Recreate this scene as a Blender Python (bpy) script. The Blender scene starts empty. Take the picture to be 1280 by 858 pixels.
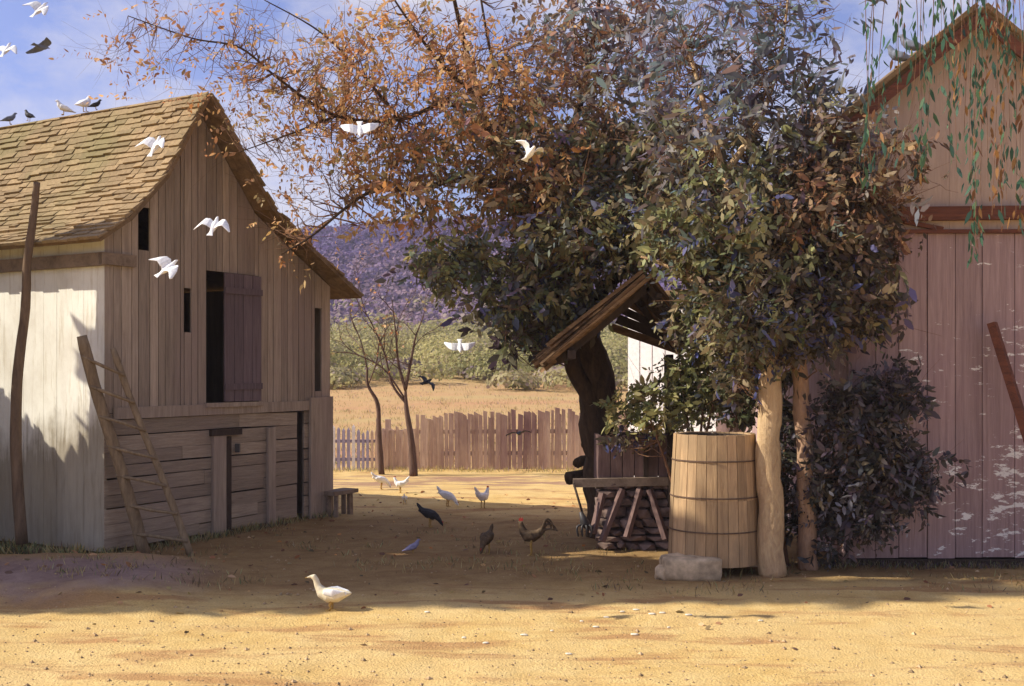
import bpy, bmesh, math, random
import numpy as np
from mathutils import Vector, Matrix, noise
R = math.radians
random.seed(7); rng = np.random.default_rng(7)
S = bpy.context.scene
COL = S.collection
F = 1372.0; HZ = 470.0; CH = 1.8          # focal length in px of the 1280 px picture, horizon row, eye height

def P(px, py, Y): return Vector(((px-640)/F*Y, Y, CH-(py-HZ)/F*Y))
def GP(px, py):
    Y = F*CH/(py-HZ); return Vector(((px-640)/F*Y, Y, 0))

# ------------------------------------------------------------------ materials
class NT:
    def __init__(s, name):
        s.m = bpy.data.materials.new(name); s.m.use_nodes = True
        s.t = s.m.node_tree; s.t.nodes.clear()
        s.out = s.n('ShaderNodeOutputMaterial')
    def n(s, typ, **kw):
        nd = s.t.nodes.new(typ)
        for k, v in kw.items():
            if k.startswith('i_'): nd.inputs[k[2:].replace('_', ' ')].default_value = v
            elif k.startswith('x_'): nd.inputs[int(k[2:])].default_value = v
            else: setattr(nd, k, v)
        return nd
    def l(s, a, b): s.t.links.new(a, b)
    def coords(s, scale=(1,1,1), src='Object'):
        tc = s.n('ShaderNodeTexCoord'); mp = s.n('ShaderNodeMapping'); mp.inputs['Scale'].default_value = scale
        s.l(tc.outputs[src], mp.inputs['Vector']); return mp.outputs['Vector']
    def noise(s, vec, scale, detail=5, rough=.6, dist=0):
        nd = s.n('ShaderNodeTexNoise'); nd.inputs['Scale'].default_value = scale; nd.inputs['Detail'].default_value = detail
        nd.inputs['Roughness'].default_value = rough; nd.inputs['Distortion'].default_value = dist
        s.l(vec, nd.inputs['Vector']); return nd.outputs['Fac']
    def ramp(s, fac, stops):
        r = s.n('ShaderNodeValToRGB'); e = r.color_ramp.elements
        while len(e) < len(stops): e.new(.5)
        for el, (p, c) in zip(e, stops):
            el.position = p; el.color = (*c, 1) if len(c) == 3 else c
        s.l(fac, r.inputs['Fac']); return r.outputs['Color']
    def mix(s, fac, a, b, mode='MIX'):
        m = s.n('ShaderNodeMix'); m.data_type = 'RGBA'; m.blend_type = mode
        for sock, v in ((m.inputs[0], fac), (m.inputs[6], a), (m.inputs[7], b)):
            if hasattr(v, 'is_linked'): s.l(v, sock)
            else: sock.default_value = v if not isinstance(v, tuple) else (*v, 1)
        return m.outputs[2]
    def math(s, op, a, b=None):
        m = s.n('ShaderNodeMath'); m.operation = op
        for i, v in enumerate((a, b)):
            if v is None: continue
            if hasattr(v, 'is_linked'): s.l(v, m.inputs[i])
            else: m.inputs[i].default_value = v
        return m.outputs[0]
    def bump(s, h, strength=.4, dist=.02):
        b = s.n('ShaderNodeBump'); b.inputs['Strength'].default_value = strength; b.inputs['Distance'].default_value = dist
        s.l(h, b.inputs['Height']); return b.outputs['Normal']
    def bsdf(s, col, rough=.9, normal=None, spec=.15):
        b = s.n('ShaderNodeBsdfPrincipled'); b.inputs['Roughness'].default_value = rough
        b.inputs['Specular IOR Level'].default_value = spec
        if hasattr(col, 'is_linked'): s.l(col, b.inputs['Base Color'])
        else: b.inputs['Base Color'].default_value = (*col, 1)
        if normal is not None: s.l(normal, b.inputs['Normal'])
        s.l(b.outputs[0], s.out.inputs[0]); return b

def wood(name, light, dark, scale=(9,9,.7), rough=.9, bd=.014, vary=.5, stain=None, stainscale=1.2, stainamt=.5):
    t = NT(name)
    geo = t.n('ShaderNodeNewGeometry')
    rnd = geo.outputs['Random Per Island']
    tc = t.n('ShaderNodeTexCoord'); mp = t.n('ShaderNodeMapping'); mp.inputs['Scale'].default_value = scale
    off = t.n('ShaderNodeVectorMath'); off.operation = 'ADD'
    cmb = t.n('ShaderNodeCombineXYZ'); t.l(t.math('MULTIPLY', rnd, 37.), cmb.inputs[0]); t.l(t.math('MULTIPLY', rnd, 19.), cmb.inputs[2])
    t.l(tc.outputs['Object'], mp.inputs['Vector']); t.l(mp.outputs[0], off.inputs[0]); t.l(cmb.outputs[0], off.inputs[1])
    g = t.noise(off.outputs[0], 3, 8, .65, .6)
    f = t.noise(off.outputs[0], 14, 4, .7)
    v = t.math('ADD', t.math('MULTIPLY', g, .75), t.math('MULTIPLY', f, .25))
    c = t.ramp(v, [(.34, dark), (.62, light)])
    lum = t.math('ADD', t.math('MULTIPLY', rnd, vary), 1-vary*.5)
    c = t.mix(1., c, lum, 'MULTIPLY')
    if stain:
        big = t.noise(t.coords((1,1,.6)), stainscale, 5, .6)
        sm = t.ramp(big, [(.45, (0,0,0)), (.68, (stainamt,)*3)])
        c = t.mix(sm, c, stain)
    t.bsdf(c, rough, t.bump(v, .7, bd))
    return t.m

def plain(name, col, rough=.8, vary=.25, scale=30, spec=.2):
    t = NT(name); n = t.noise(t.coords(), scale, 4, .6)
    lo = tuple(c*(1-vary) for c in col); hi = tuple(min(1, c*(1+vary)) for c in col)
    t.bsdf(t.ramp(n, [(.3, lo), (.7, hi)]), rough, t.bump(n, .3, .005), spec); return t.m

def leafmat(name, trans=.42):
    t = NT(name); a = t.n('ShaderNodeAttribute', attribute_name='leafcol')
    d = t.n('ShaderNodeBsdfPrincipled'); d.inputs['Roughness'].default_value = .6; d.inputs['Specular IOR Level'].default_value = .25
    tr = t.n('ShaderNodeBsdfTranslucent'); mx = t.n('ShaderNodeMixShader'); mx.inputs[0].default_value = trans
    t.l(a.outputs['Color'], d.inputs['Base Color']); t.l(a.outputs['Color'], tr.inputs['Color'])
    t.l(d.outputs[0], mx.inputs[1]); t.l(tr.outputs[0], mx.inputs[2]); t.l(mx.outputs[0], t.out.inputs[0]); return t.m

M = {}
M['gable']  = wood('weathered_boards', (.43,.345,.26), (.25,.195,.145), (7,7,.5), stain=(.33,.245,.21), stainamt=.6)
M['gableh'] = wood('weathered_boards_level', (.41,.33,.24), (.24,.185,.135), (1.2,1.2,16), stain=(.30,.225,.18))
M['beam']   = wood('old_beam', (.30,.225,.16), (.16,.115,.08), (3,3,3))
M['dark']   = wood('dark_timber', (.075,.052,.038), (.035,.025,.02), (5,5,2))
M['shutter']= wood('purple_shutter', (.18,.135,.135), (.10,.072,.08), (10,10,.6))
M['shingle']= wood('wood_shingles', (.37,.265,.145), (.22,.15,.08), (9,9,9), vary=.45, stain=(.22,.20,.085), stainscale=.8, stainamt=.6)
M['deck']   = wood('roof_deck', (.24,.165,.09), (.10,.066,.04), (4,4,4), stain=(.25,.15,.06))
M['mauve']  = wood('mauve_boards', (.44,.31,.29), (.27,.18,.175), (9,9,.4), vary=.22, stain=(.36,.225,.235), stainscale=.9, stainamt=.7)
M['ochre']  = wood('ochre_boards', (.53,.40,.315), (.42,.305,.24), (6,6,.5), vary=.10, stain=(.47,.34,.28), stainscale=.8)
M['redbeam']= wood('red_beam', (.20,.075,.045), (.09,.04,.03), (1,6,8))
M['pole']   = wood('pole_bark', (.20,.135,.085), (.10,.068,.045), (6,6,1.2))
M['rail']   = wood('ladder_wood', (.30,.22,.13), (.15,.105,.065), (6,6,1.5))
M['palebark'] = wood('pale_bark', (.62,.45,.25), (.36,.235,.13), (5,5,1.6), vary=0, stain=(.50,.30,.17), stainscale=2, bd=.05)
M['pinkbark'] = wood('pinkish_bark', (.52,.34,.22), (.33,.205,.135), (5,5,1.6), vary=0, stain=(.45,.24,.14), stainscale=2, bd=.05)
M['darkbark'] = wood('dark_bark', (.10,.062,.035), (.03,.02,.014), (5,5,1.4), vary=.1, bd=.05)
M['twig']   = wood('twig_bark', (.24,.13,.07), (.12,.065,.04), (5,5,1.4), vary=.2)
M['greybark'] = wood('thin_bark', (.16,.10,.075), (.08,.05,.04), (5,5,1.4), vary=.2)
M['stave']  = wood('vat_staves', (.50,.335,.18), (.29,.185,.10), (9,9,.6), vary=.5, stain=(.30,.215,.125), stainscale=2.6, stainamt=.7)
M['hoop']   = plain('iron_hoop', (.12,.075,.05), .7)
M['stone']  = plain('field_stone', (.47,.36,.23), .95, .45, 9)
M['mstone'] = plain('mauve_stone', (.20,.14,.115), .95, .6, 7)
M['fence']  = wood('paling_wood', (.66,.50,.37), (.42,.28,.23), (8,8,.7), vary=.7, stain=(.20,.11,.12), stainscale=.6, stainamt=.85)
M['fencew'] = plain('white_paint', (.78,.74,.74), .7, .12, 20)
M['fencev'] = wood('violet_paling', (.44,.40,.52), (.26,.22,.31), (8,8,.7), vary=.5)
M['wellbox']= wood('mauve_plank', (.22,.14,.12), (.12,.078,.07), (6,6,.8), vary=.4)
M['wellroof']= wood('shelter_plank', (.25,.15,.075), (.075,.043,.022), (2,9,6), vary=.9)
M['white']  = plain('white_feather', (.82,.82,.81), .8, .16, 26)
M['cream']  = plain('cream_feather', (.74,.66,.46), .8, .15, 18)
M['grey']   = plain('slate_feather', (.17,.19,.24), .7, .2, 20)
M['black']  = plain('black_feather', (.035,.033,.035), .6, .3, 20)
M['brown']  = plain('brown_feather', (.10,.065,.035), .75, .5, 25)
M['violet'] = plain('violet_feather', (.27,.25,.36), .7, .2, 20)
M['comb']   = plain('red_comb', (.42,.05,.035), .6)
M['horn']   = plain('horn_yellow', (.42,.26,.07), .5)
M['iron']   = plain('dark_iron', (.045,.04,.038), .5, .3, 20, .4)
M['leaf']   = leafmat('leaf')
M['pebble'] = plain('pale_pebble', (.72,.66,.52), .8, .1)

# white limewashed boards of the sunny wall; tree shade painted into its lower colour
t = NT('limewash')
v = t.noise(t.coords((6,6,.6)), 3, 8, .7, .4); b = t.noise(t.coords((1,1,.7)), 2.2, 6, .65)
c = t.ramp(v, [(.30, (.66,.60,.46)), (.46, (.90,.88,.77))])
c = t.mix(t.ramp(b, [(.42, (0,0,0)), (.66, (.45,)*3)]), c, (.56,.49,.38))
sp = t.n('ShaderNodeSeparateXYZ'); t.l(t.coords(), sp.inputs[0])
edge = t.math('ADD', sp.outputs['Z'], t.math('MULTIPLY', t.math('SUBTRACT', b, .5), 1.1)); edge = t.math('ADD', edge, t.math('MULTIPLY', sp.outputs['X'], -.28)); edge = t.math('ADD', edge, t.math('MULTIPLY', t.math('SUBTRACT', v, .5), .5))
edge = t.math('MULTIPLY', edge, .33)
wall_shade_fac = t.ramp(edge, [(.40, (.80,.80,.80)), (.52, (0,0,0))])  # mask of the painted shade, stronger low on the wall
wall_shade_col = t.ramp(v, [(.3, (.19,.15,.095)), (.62, (.31,.25,.16))])
c = t.mix(wall_shade_fac, c, wall_shade_col)
t.bsdf(c, .95, t.bump(v, .4, .01)); M['lime'] = t.m
# flaking whitewash on the mauve barn: mix into its material
t_ = M['mauve'].node_tree
bs = [n for n in t_.nodes if n.type == 'BSDF_PRINCIPLED'][0]; src = bs.inputs['Base Color'].links[0].from_socket
tc = t_.nodes.new('ShaderNodeTexCoord'); mp = t_.nodes.new('ShaderNodeMapping'); mp.inputs['Rotation'].default_value = (0, R(-38), 0); mp.inputs['Scale'].default_value = (3.2, 3.2, 9)
n1 = t_.nodes.new('ShaderNodeTexNoise'); n1.inputs['Scale'].default_value = 1.5; n1.inputs['Detail'].default_value = 9; n1.inputs['Roughness'].default_value = .72
n2 = t_.nodes.new('ShaderNodeTexNoise'); n2.inputs['Scale'].default_value = 1.1; n2.inputs['Detail'].default_value = 2
sep = t_.nodes.new('ShaderNodeSeparateXYZ')
t_.links.new(tc.outputs['Object'], mp.inputs[0]); t_.links.new(mp.outputs[0], n1.inputs['Vector']); t_.links.new(tc.outputs['Object'], n2.inputs['Vector']); t_.links.new(tc.outputs['Object'], sep.inputs[0])
def mth(op, a, b):
    m = t_.nodes.new('ShaderNodeMath'); m.operation = op
    for i, v in enumerate((a, b)):
        if hasattr(v, 'is_linked'): t_.links.new(v, m.inputs[i])
        else: m.inputs[i].default_value = v
    return m.outputs[0]
fl = mth('ADD', n1.outputs['Fac'], mth('MULTIPLY', n2.outputs['Fac'], .45))
low = mth('ADD', fl, mth('MULTIPLY', sep.outputs['Z'], -.035))       # more lime has stayed low down
low = mth('ADD', low, mth('MULTIPLY', sep.outputs['X'], .055))
rp = t_.nodes.new('ShaderNodeValToRGB'); rp.color_ramp.elements[0].position = .755; rp.color_ramp.elements[1].position = .785
t_.links.new(low, rp.inputs[0])
mx = t_.nodes.new('ShaderNodeMix'); mx.data_type = 'RGBA'; t_.links.new(rp.outputs[0], mx.inputs[0]); t_.links.new(src, mx.inputs[6]); mx.inputs[7].default_value = (.88,.84,.78,1)
t_.links.new(mx.outputs[2], bs.inputs['Base Color'])

# ------------------------------------------------------------------ mesh building
class MB:
    def __init__(s): s.v = []; s.f = []; s.c = None
    def add(s, vs, fs):
        o = len(s.v); s.v += [Vector(p) for p in vs]; s.f += [tuple(o+i for i in f) for f in fs]
    def hexa(s, p):      # 8 points: bottom ring 0-3, top ring 4-7
        s.add(p, [(3,2,1,0), (4,5,6,7), (0,1,5,4), (1,2,6,5), (2,3,7,6), (3,0,4,7)])
    def box(s, c, size, mat=None):
        hx, hy, hz = (d/2 for d in size); m = mat or Matrix()
        p = [m @ Vector((x*hx, y*hy, z*hz)) + Vector(c) for z in (-1,1) for x, y in ((-1,-1),(1,-1),(1,1),(-1,1))]
        s.hexa(p)
    def bar(s, a, b, w, h, up=(0,0,1), taper=1.):
        a, b = Vector(a), Vector(b); d = (b-a).normalized(); x = d.cross(Vector(up))
        if x.length < 1e-4: x = d.cross(Vector((0,1,0)))
        x.normalize(); y = x.cross(d)
        def ring(q, k): return [q+x*(w/2*k*i)+y*(h/2*k*j) for i, j in ((-1,-1),(1,-1),(1,1),(-1,1))]
        s.hexa(ring(a, 1)+ring(b, taper))
    def tube(s, path, rad, n=8, cap=True, wob=0.):
        path = [Vector(p) for p in path]; k = len(path)
        if not hasattr(rad, '__len__'): rad = [rad]*k
        rings = []; prev = None
        for i, p in enumerate(path):
            d = (path[min(i+1,k-1)]-path[max(i-1,0)]).normalized()
            if prev is None:
                x = d.cross(Vector((0,0,1)))
                if x.length < .05: x = d.cross(Vector((0,1,0)))
            else: x = prev - d*prev.dot(d)
            x.normalize(); prev = x; y = d.cross(x)
            rings.append([p+(x*math.cos(a)+y*math.sin(a))*rad[i]*(1+random.uniform(-wob,wob)) for a in (2*math.pi*j/n for j in range(n))])
        vs = [q for r in rings for q in r]
        fs = [(i*n+j, i*n+(j+1)%n, (i+1)*n+(j+1)%n, (i+1)*n+j) for i in range(k-1) for j in range(n)]
        if cap: fs += [tuple(reversed(range(n))), tuple((k-1)*n+j for j in range(n))]
        s.add(vs, fs)
    def loft(s, st, n=12):        # stations: (point, half width y, half height, tangent in xz)
        k = len(st); vs = []
        for i, (p, w, h) in enumerate(st):
            p = Vector(p); d = (Vector(st[min(i+1,k-1)][0])-Vector(st[max(i-1,0)][0])).normalized()
            y = Vector((0,1,0)); z = d.cross(y).normalized()*-1; y = z.cross(d).normalized()*1
            vs += [p+y*(w*math.cos(a))+z*(h*math.sin(a)) for a in (2*math.pi*j/n for j in range(n))]
        fs = [(i*n+j, i*n+(j+1)%n, (i+1)*n+(j+1)%n, (i+1)*n+j) for i in range(k-1) for j in range(n)]
        fs += [tuple(reversed(range(n))), tuple((k-1)*n+j for j in range(n))]
        s.add(vs, fs)
    def lathe(s, prof, c, n=24):
        c = Vector(c); k = len(prof)
        vs = [c+Vector((r*math.cos(a), r*math.sin(a), z)) for r, z in prof for a in (2*math.pi*j/n for j in range(n))]
        s.add(vs, [(i*n+j, i*n+(j+1)%n, (i+1)*n+(j+1)%n, (i+1)*n+j) for i in range(k-1) for j in range(n)])
    def rock(s, c, size, seed=0, sub=2):
        bm = bmesh.new(); bmesh.ops.create_icosphere(bm, subdivisions=sub, radius=1)
        vs = []
        for v in bm.verts:
            n = noise.noise(v.co*1.3+Vector((seed*3.7, seed*1.3, 0)))*.45
            q = v.co*(1+n); q = Vector([max(-.8, min(.8, e)) for e in q])
            vs.append(Vector(c)+Vector((q.x*size[0], q.y*size[1], q.z*size[2])))
        s.add(vs, [tuple(v.index for v in f.verts) for f in bm.faces]); bm.free()
    def build(s, name, mat, parent=None, smooth=False, fixn=True):
        o0 = parent_base(parent)
        me = bpy.data.meshes.new(name); me.from_pydata([v-o0 for v in s.v], [], s.f)
        if fixn:
            bm = bmesh.new(); bm.from_mesh(me); bmesh.ops.recalc_face_normals(bm, faces=bm.faces); bm.to_mesh(me); bm.free()
        if smooth: me.polygons.foreach_set('use_smooth', [True]*len(me.polygons))
        me.materials.append(mat)
        ob = bpy.data.objects.new(name, me); COL.objects.link(ob)
        if parent: ob.parent = parent
        return ob
BASE = {}
def parent_base(p):
    v = Vector((0,0,0))
    while p is not None:
        v = v + p.location; p = p.parent
    return v
def tag(o, label=None, cat=None, group=None, kind=None):
    if label: o['label'] = label
    if cat: o['category'] = cat
    if group: o['group'] = group
    if kind: o['kind'] = kind
    return o
def thing(name, label, cat, loc=(0,0,0), group=None):
    o = bpy.data.objects.new(name, None); COL.objects.link(o); o.location = loc; o.empty_display_size = .2
    return tag(o, label, cat, group)
def dup(root, loc=None, rotz=None, scale=None, label=None):
    r = root.copy(); COL.objects.link(r)
    if loc is not None: r.location = loc
    if rotz is not None: r.rotation_euler = (0,0,rotz)
    if scale is not None: r.scale = (scale,)*3
    if label: r['label'] = label
    for ch in list(root.children):
        c = ch.copy(); COL.objects.link(c); c.parent = r
        for g in list(ch.children):
            d = g.copy(); COL.objects.link(d); d.parent = c
    return r

# ------------------------------------------------------------------ foliage
PAL = {
 'orange': [(.74,.36,.12),(.62,.27,.10),(.78,.50,.22),(.52,.25,.13),(.70,.46,.26)],
 'rust':   [(.42,.19,.09),(.30,.14,.08),(.48,.26,.13),(.22,.12,.08)],
 'brown':  [(.21,.155,.075),(.32,.25,.12),(.13,.10,.055),(.42,.33,.19),(.18,.11,.08)],
 'green':  [(.19,.23,.10),(.29,.32,.14),(.11,.14,.065),(.40,.42,.20)],
 'yellow': [(.38,.35,.13),(.48,.42,.17),(.26,.26,.09),(.18,.18,.06)],
 'dark':   [(.075,.068,.055),(.10,.085,.075),(.06,.062,.05),(.14,.11,.09)],
 'plum':   [(.17,.12,.17),(.24,.18,.21),(.12,.08,.12)],
 'grey':   [(.24,.25,.29),(.15,.16,.18),(.32,.31,.36),(.19,.21,.18)],
 'blue':   [(.15,.17,.48),(.11,.13,.38)],
 'purple': [(.135,.085,.24),(.115,.075,.215),(.155,.10,.25),(.145,.11,.225)],
 'mauve': [(.30,.20,.27),(.34,.23,.27),(.27,.18,.26)],
 'willow': [(.06,.14,.085),(.05,.11,.08),(.09,.17,.085)],
 'wrust':  [(.30,.15,.05),(.24,.11,.05)],
 'straw':  [(.48,.36,.15),(.40,.30,.11),(.52,.42,.20)],
 'scrub':  [(.42,.38,.15),(.34,.33,.12),(.46,.40,.18),(.36,.30,.17)],
 'teal':   [(.17,.24,.22),(.12,.18,.19),(.24,.31,.32),(.20,.24,.30)],
}
def pal(weights, n):
    names = list(weights); w = np.array([weights[k] for k in names], float); w /= w.sum()
    k = rng.choice(len(names), n, p=w); out = np.zeros((n,3))
    for i, nm in enumerate(names):
        idx = np.where(k == i)[0]; arr = np.array(PAL[nm]); out[idx] = arr[rng.integers(0, len(arr), len(idx))]
    return np.clip(out*rng.uniform(.8, 1.2, (n,1)), 0, 1)
class Leaves:
    def __init__(s): s.p = []; s.c = []; s.L = []; s.d = []; s.w = []; s.r = []
    def add(s, pts, cols, L, width=.45, droop=.5, dirs=None, nrm=None):
        n = len(pts); s.r.append(rng.normal(size=(n,3)) if nrm is None else nrm+rng.normal(size=(n,3))*.35); s.p.append(np.asarray(pts)); s.c.append(np.asarray(cols)); s.L.append(np.broadcast_to(L, (n,)).copy()*rng.uniform(.45,1.35,n))
        s.w.append(np.full(n, width))
        if dirs is None:
            dirs = rng.normal(size=(n,3)); dirs[:,2] = dirs[:,2]*.6-droop
        s.d.append(dirs/np.linalg.norm(dirs, axis=1, keepdims=True))
    def build(s, name, parent=None, mat=None):
        p = np.vstack(s.p)-np.array(parent_base(parent)); c = np.vstack(s.c); L = np.concatenate(s.L)[:,None]; d = np.vstack(s.d); w = np.concatenate(s.w)[:,None]
        n = len(p); r = np.vstack(s.r); x = np.cross(d, r); x /= np.linalg.norm(x, axis=1, keepdims=True)+1e-9; nz = np.cross(x, d)
        bend = rng.uniform(-.12,.28,(n,1))
        v = np.stack([p, p+d*L*.33+x*L*w*.5, p+d*L*.72+x*L*w*.36-nz*L*bend*.4, p+d*L-nz*L*bend, p+d*L*.72-x*L*w*.36-nz*L*bend*.4, p+d*L*.33-x*L*w*.5], 1).reshape(-1,3)
        me = bpy.data.meshes.new(name); me.vertices.add(n*6); me.vertices.foreach_set('co', v.ravel())
        me.loops.add(n*8); me.polygons.add(n*2)
        b = (np.arange(n)*6)[:,None]; li = np.concatenate([b+np.array([0,1,2,5]), b+np.array([2,3,4,5])], 1)
        # quad 0-1-2-5 / 2-3-4-5 share the midline
        me.loops.foreach_set('vertex_index', li.ravel().astype(np.int32))
        me.polygons.foreach_set('loop_start', (np.arange(n*2)*4).astype(np.int32))
        me.update(calc_edges=True); me.validate()
        at = me.color_attributes.new('leafcol', 'FLOAT_COLOR', 'POINT')
        cc = np.ones((n,6,4)); cc[:,:,:3] = c[:,None,:]; at.data.foreach_set('color', cc.ravel())
        me.materials.append(mat or M['leaf'])
        o = bpy.data.objects.new(name, me); COL.objects.link(o)
        if parent: o.parent = parent
        return o
def curve(pts, k=6):
    pts = [Vector(p) for p in pts]; out = []
    for i in range(len(pts)-1):
        p0 = pts[max(i-1,0)]; p1 = pts[i]; p2 = pts[i+1]; p3 = pts[min(i+2,len(pts)-1)]
        for j in range(k):
            u = j/k
            out.append(.5*((2*p1)+(p2-p0)*u+(2*p0-5*p1+4*p2-p3)*u*u+(3*p1-p0-3*p2+p3)*u**3))
    out.append(pts[-1]); return out
def make_tree(name, label, cat, base, limbs, clumps, bark, group=None, twig=True, twigmat=None):
    """limbs: list of (points, r0, r1); clumps: dicts with c (centre), r (radii), n sub-clumps, m leaves each, pal, L, sr"""
    root = thing(name, label, cat, base, group); tb = MB(); samp = []; rad = []
    for pts, r0, r1 in limbs:
        cv = curve(pts, 6); k = len(cv)
        rr = [r0+(r1-r0)*(i/(k-1))**.8 for i in range(k)]
        if r0 > .07: cv = [q+Vector((noise.noise(q*2.75), noise.noise(q*2.1+Vector((9,3,1))), 0))*r0*.35 for q in cv]
        tb.tube(cv, rr, 10 if r0 > .06 else 6, wob=.07); samp += cv; rad += rr
    sa = np.array([list(q) for q in samp]); lv = Leaves()
    tw = MB()
    for cl in clumps:
        c = np.array(cl['c']); r = np.array(cl['r']); n = cl['n']; sub = []
        while len(sub) < n:
            q = rng.uniform(-1,1,3)
            if q @ q <= 1 and (q @ q) > cl.get('hollow', .08): sub.append(c+q*r)
        for q in sub:
            sr = cl.get('sr', .22)*rng.uniform(.6,1.4); m = max(3, int(cl['m']*1.45*rng.uniform(.5,1.5)))
            sq = np.array([1,1,.65])*sr
            LL = cl.get('L', .085)*rng.uniform(.75,1.25); ks = max(1, m//8); tone = rng.uniform(.75,1.3)
            for sp in range(ks):
                ax = rng.normal(size=3); ax[2] = ax[2]*.7-.15; ax /= np.linalg.norm(ax)
                st = q+rng.normal(size=3)*sq*.45; ln = sr*rng.uniform(.7,1.3); mm = 8
                f = np.linspace(.1, 1, mm)[:,None]
                pts = st+ax*f*ln+np.array([0,0,-1.])*(f**2)*ln*.3
                lat = np.cross(ax, rng.normal(size=3)); lat /= np.linalg.norm(lat)
                dirs = ax*.75+lat*np.where(np.arange(mm) % 2, 1, -1)[:,None]*.8+rng.normal(size=(mm,3))*.28-np.array([0,0,cl.get('droop', .45)*.8])
                lv.add(pts, pal(cl['pal'], mm)*.45+pal(cl['pal'], 1)*.55*rng.uniform(.8,1.2), LL*rng.uniform(.8,1.25), cl.get('w', .42), 0, dirs)
            if twig and rng.uniform() < cl.get('tw', .8):
                d = np.linalg.norm(sa-q, axis=1)+np.maximum(0, sa[:,2]-q[2])*.8
                i = int(np.argmin(d*rng.uniform(.85,1.15,len(d))))
                a = Vector(sa[i]); b = Vector(q); ln = (b-a).length
                if ln > .08:
                    mid = [a.lerp(b, u)+Vector(rng.normal(size=3))*ln*.06+Vector((0,0,-ln*.10*math.sin(u*math.pi)*cl.get('sag',1))) for u in (.3,.6,.85)]
                    r0 = min(rad[i]*.6, .006+.006*ln)
                    tw.tube([a]+mid+[b], [r0, r0*.75, r0*.55, r0*.4, r0*.22], 4, cap=False)
                    for u in range(cl.get('spray', 1)):
                        e = b+Vector(rng.normal(size=3))*sr*1.0
                        tw.tube([mid[-1], mid[-1].lerp(e,.5)+Vector(rng.normal(size=3))*sr*.15, e], [r0*.35, r0*.28, r0*.15], 3, cap=False)
    if len(tw.v) < 1500: tb.add(tw.v, tw.f); tw = MB()
    tb.build('trunk', bark, root, smooth=True)
    if tw.v: tw.build('branches', twigmat or M['twig'], root, smooth=True, fixn=False)
    if lv.p: lv.build('crown', root)
    return root
def cl(px, py, Y, rx, ry, rY, n, m, pal, **k):
    p = P(px, py, Y); return dict(c=list(p), r=(rx/F*Y, rY, ry/F*Y), n=n, m=m, pal=pal, **k)

# ------------------------------------------------------------------ ground, hill, woods
def sstep(a, b, x):
    t = max(0, min(1, (x-a)/(b-a))); return t*t*(3-2*t)
def gz(x, y):
    z = noise.noise(Vector((x*.9, y*.9, 0)))*.02+noise.noise(Vector((x*3.1, y*3.1, 5)))*.012+noise.noise(Vector((x*6.5, y*6.5, 8)))*.006
    z *= sstep(0, 3, abs(y)+3)
    bank = sstep(-2.1, -3.6, x)*sstep(8.35, 8.95, y+.12*noise.noise(Vector((x*2, 0, 3)))+.12*(x+3.5))*(1-sstep(10.2, 11.0, y))
    z += bank*(.13+.06*noise.noise(Vector((x*1.5, y*2.5, 9))))
    z += sstep(22.5, 45, y)*.85+sstep(40, 105, y)*3.9+sstep(100, 420, y)*9
    if y > 22: z += sstep(22, 40, y)*noise.noise(Vector((x*.06, y*.06, 2)))*.5
    return z
def axis(parts):
    out = []
    for a, b, st in parts:
        k = max(1, round((b-a)/st)); out += [a+(b-a)*i/k for i in range(k)]
    return out+[parts[-1][1]]
xs = axis([(-400,-60,40), (-60,-12,4), (-12,-6,.5), (-6,6,.11), (6,12,.5), (12,60,4), (60,400,40)])
ys = axis([(-40,0,4), (0,5.5,.6), (5.5,14,.1), (14,22,.2), (22,60,1.5), (60,130,5), (130,600,47)])
gm = MB(); nx = len(xs)
gm.v = [Vector((x, y, gz(x, y))) for y in ys for x in xs]
gm.f = [(j*nx+i, j*nx+i+1, (j+1)*nx+i+1, (j+1)*nx+i) for j in range(len(ys)-1) for i in range(nx-1)]
t = NT('yard_earth')
o = t.coords(); sep = t.n('ShaderNodeSeparateXYZ'); t.l(o, sep.inputs[0])
n1 = t.noise(o, .55, 6, .6); n2 = t.noise(o, 3.2, 7, .68, .3); n3 = t.noise(o, 60, 3, .6)
streak = t.noise(t.coords((.5, 2.2, 1)), 1.3, 6, .62, .4)
sand = t.ramp(n2, [(.28, (.54,.335,.11)), (.5, (.65,.445,.165)), (.74, (.72,.54,.24))])
sand = t.mix(t.ramp(n1, [(.35, (0,0,0)), (.7, (.75,)*3)]), sand, (.70,.51,.24))
sand = t.mix(t.ramp(streak, [(.53, (0,0,0)), (.62, (.75,)*3)]), sand, (.42,.22,.095))
# darker brown band across the yard: midground shade painted into the earth
shade_earth = t.ramp(n2, [(.3, (.20,.112,.048)), (.7, (.34,.215,.092))])
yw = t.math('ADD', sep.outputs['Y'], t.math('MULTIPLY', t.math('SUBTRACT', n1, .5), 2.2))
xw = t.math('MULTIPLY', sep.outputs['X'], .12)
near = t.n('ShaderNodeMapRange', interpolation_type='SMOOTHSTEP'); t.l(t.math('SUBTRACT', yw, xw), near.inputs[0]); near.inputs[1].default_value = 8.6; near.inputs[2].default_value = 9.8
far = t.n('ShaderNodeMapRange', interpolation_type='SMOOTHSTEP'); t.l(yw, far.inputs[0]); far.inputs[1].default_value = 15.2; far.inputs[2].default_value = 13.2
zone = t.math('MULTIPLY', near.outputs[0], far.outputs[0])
c = t.mix(t.math('MULTIPLY', zone, .85), sand, shade_earth)
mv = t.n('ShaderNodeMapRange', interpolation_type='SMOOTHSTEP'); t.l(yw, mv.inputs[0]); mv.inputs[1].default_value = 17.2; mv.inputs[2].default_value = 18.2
mv2 = t.n('ShaderNodeMapRange', interpolation_type='SMOOTHSTEP'); t.l(yw, mv2.inputs[0]); mv2.inputs[1].default_value = 20.2; mv2.inputs[2].default_value = 19.2
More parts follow.
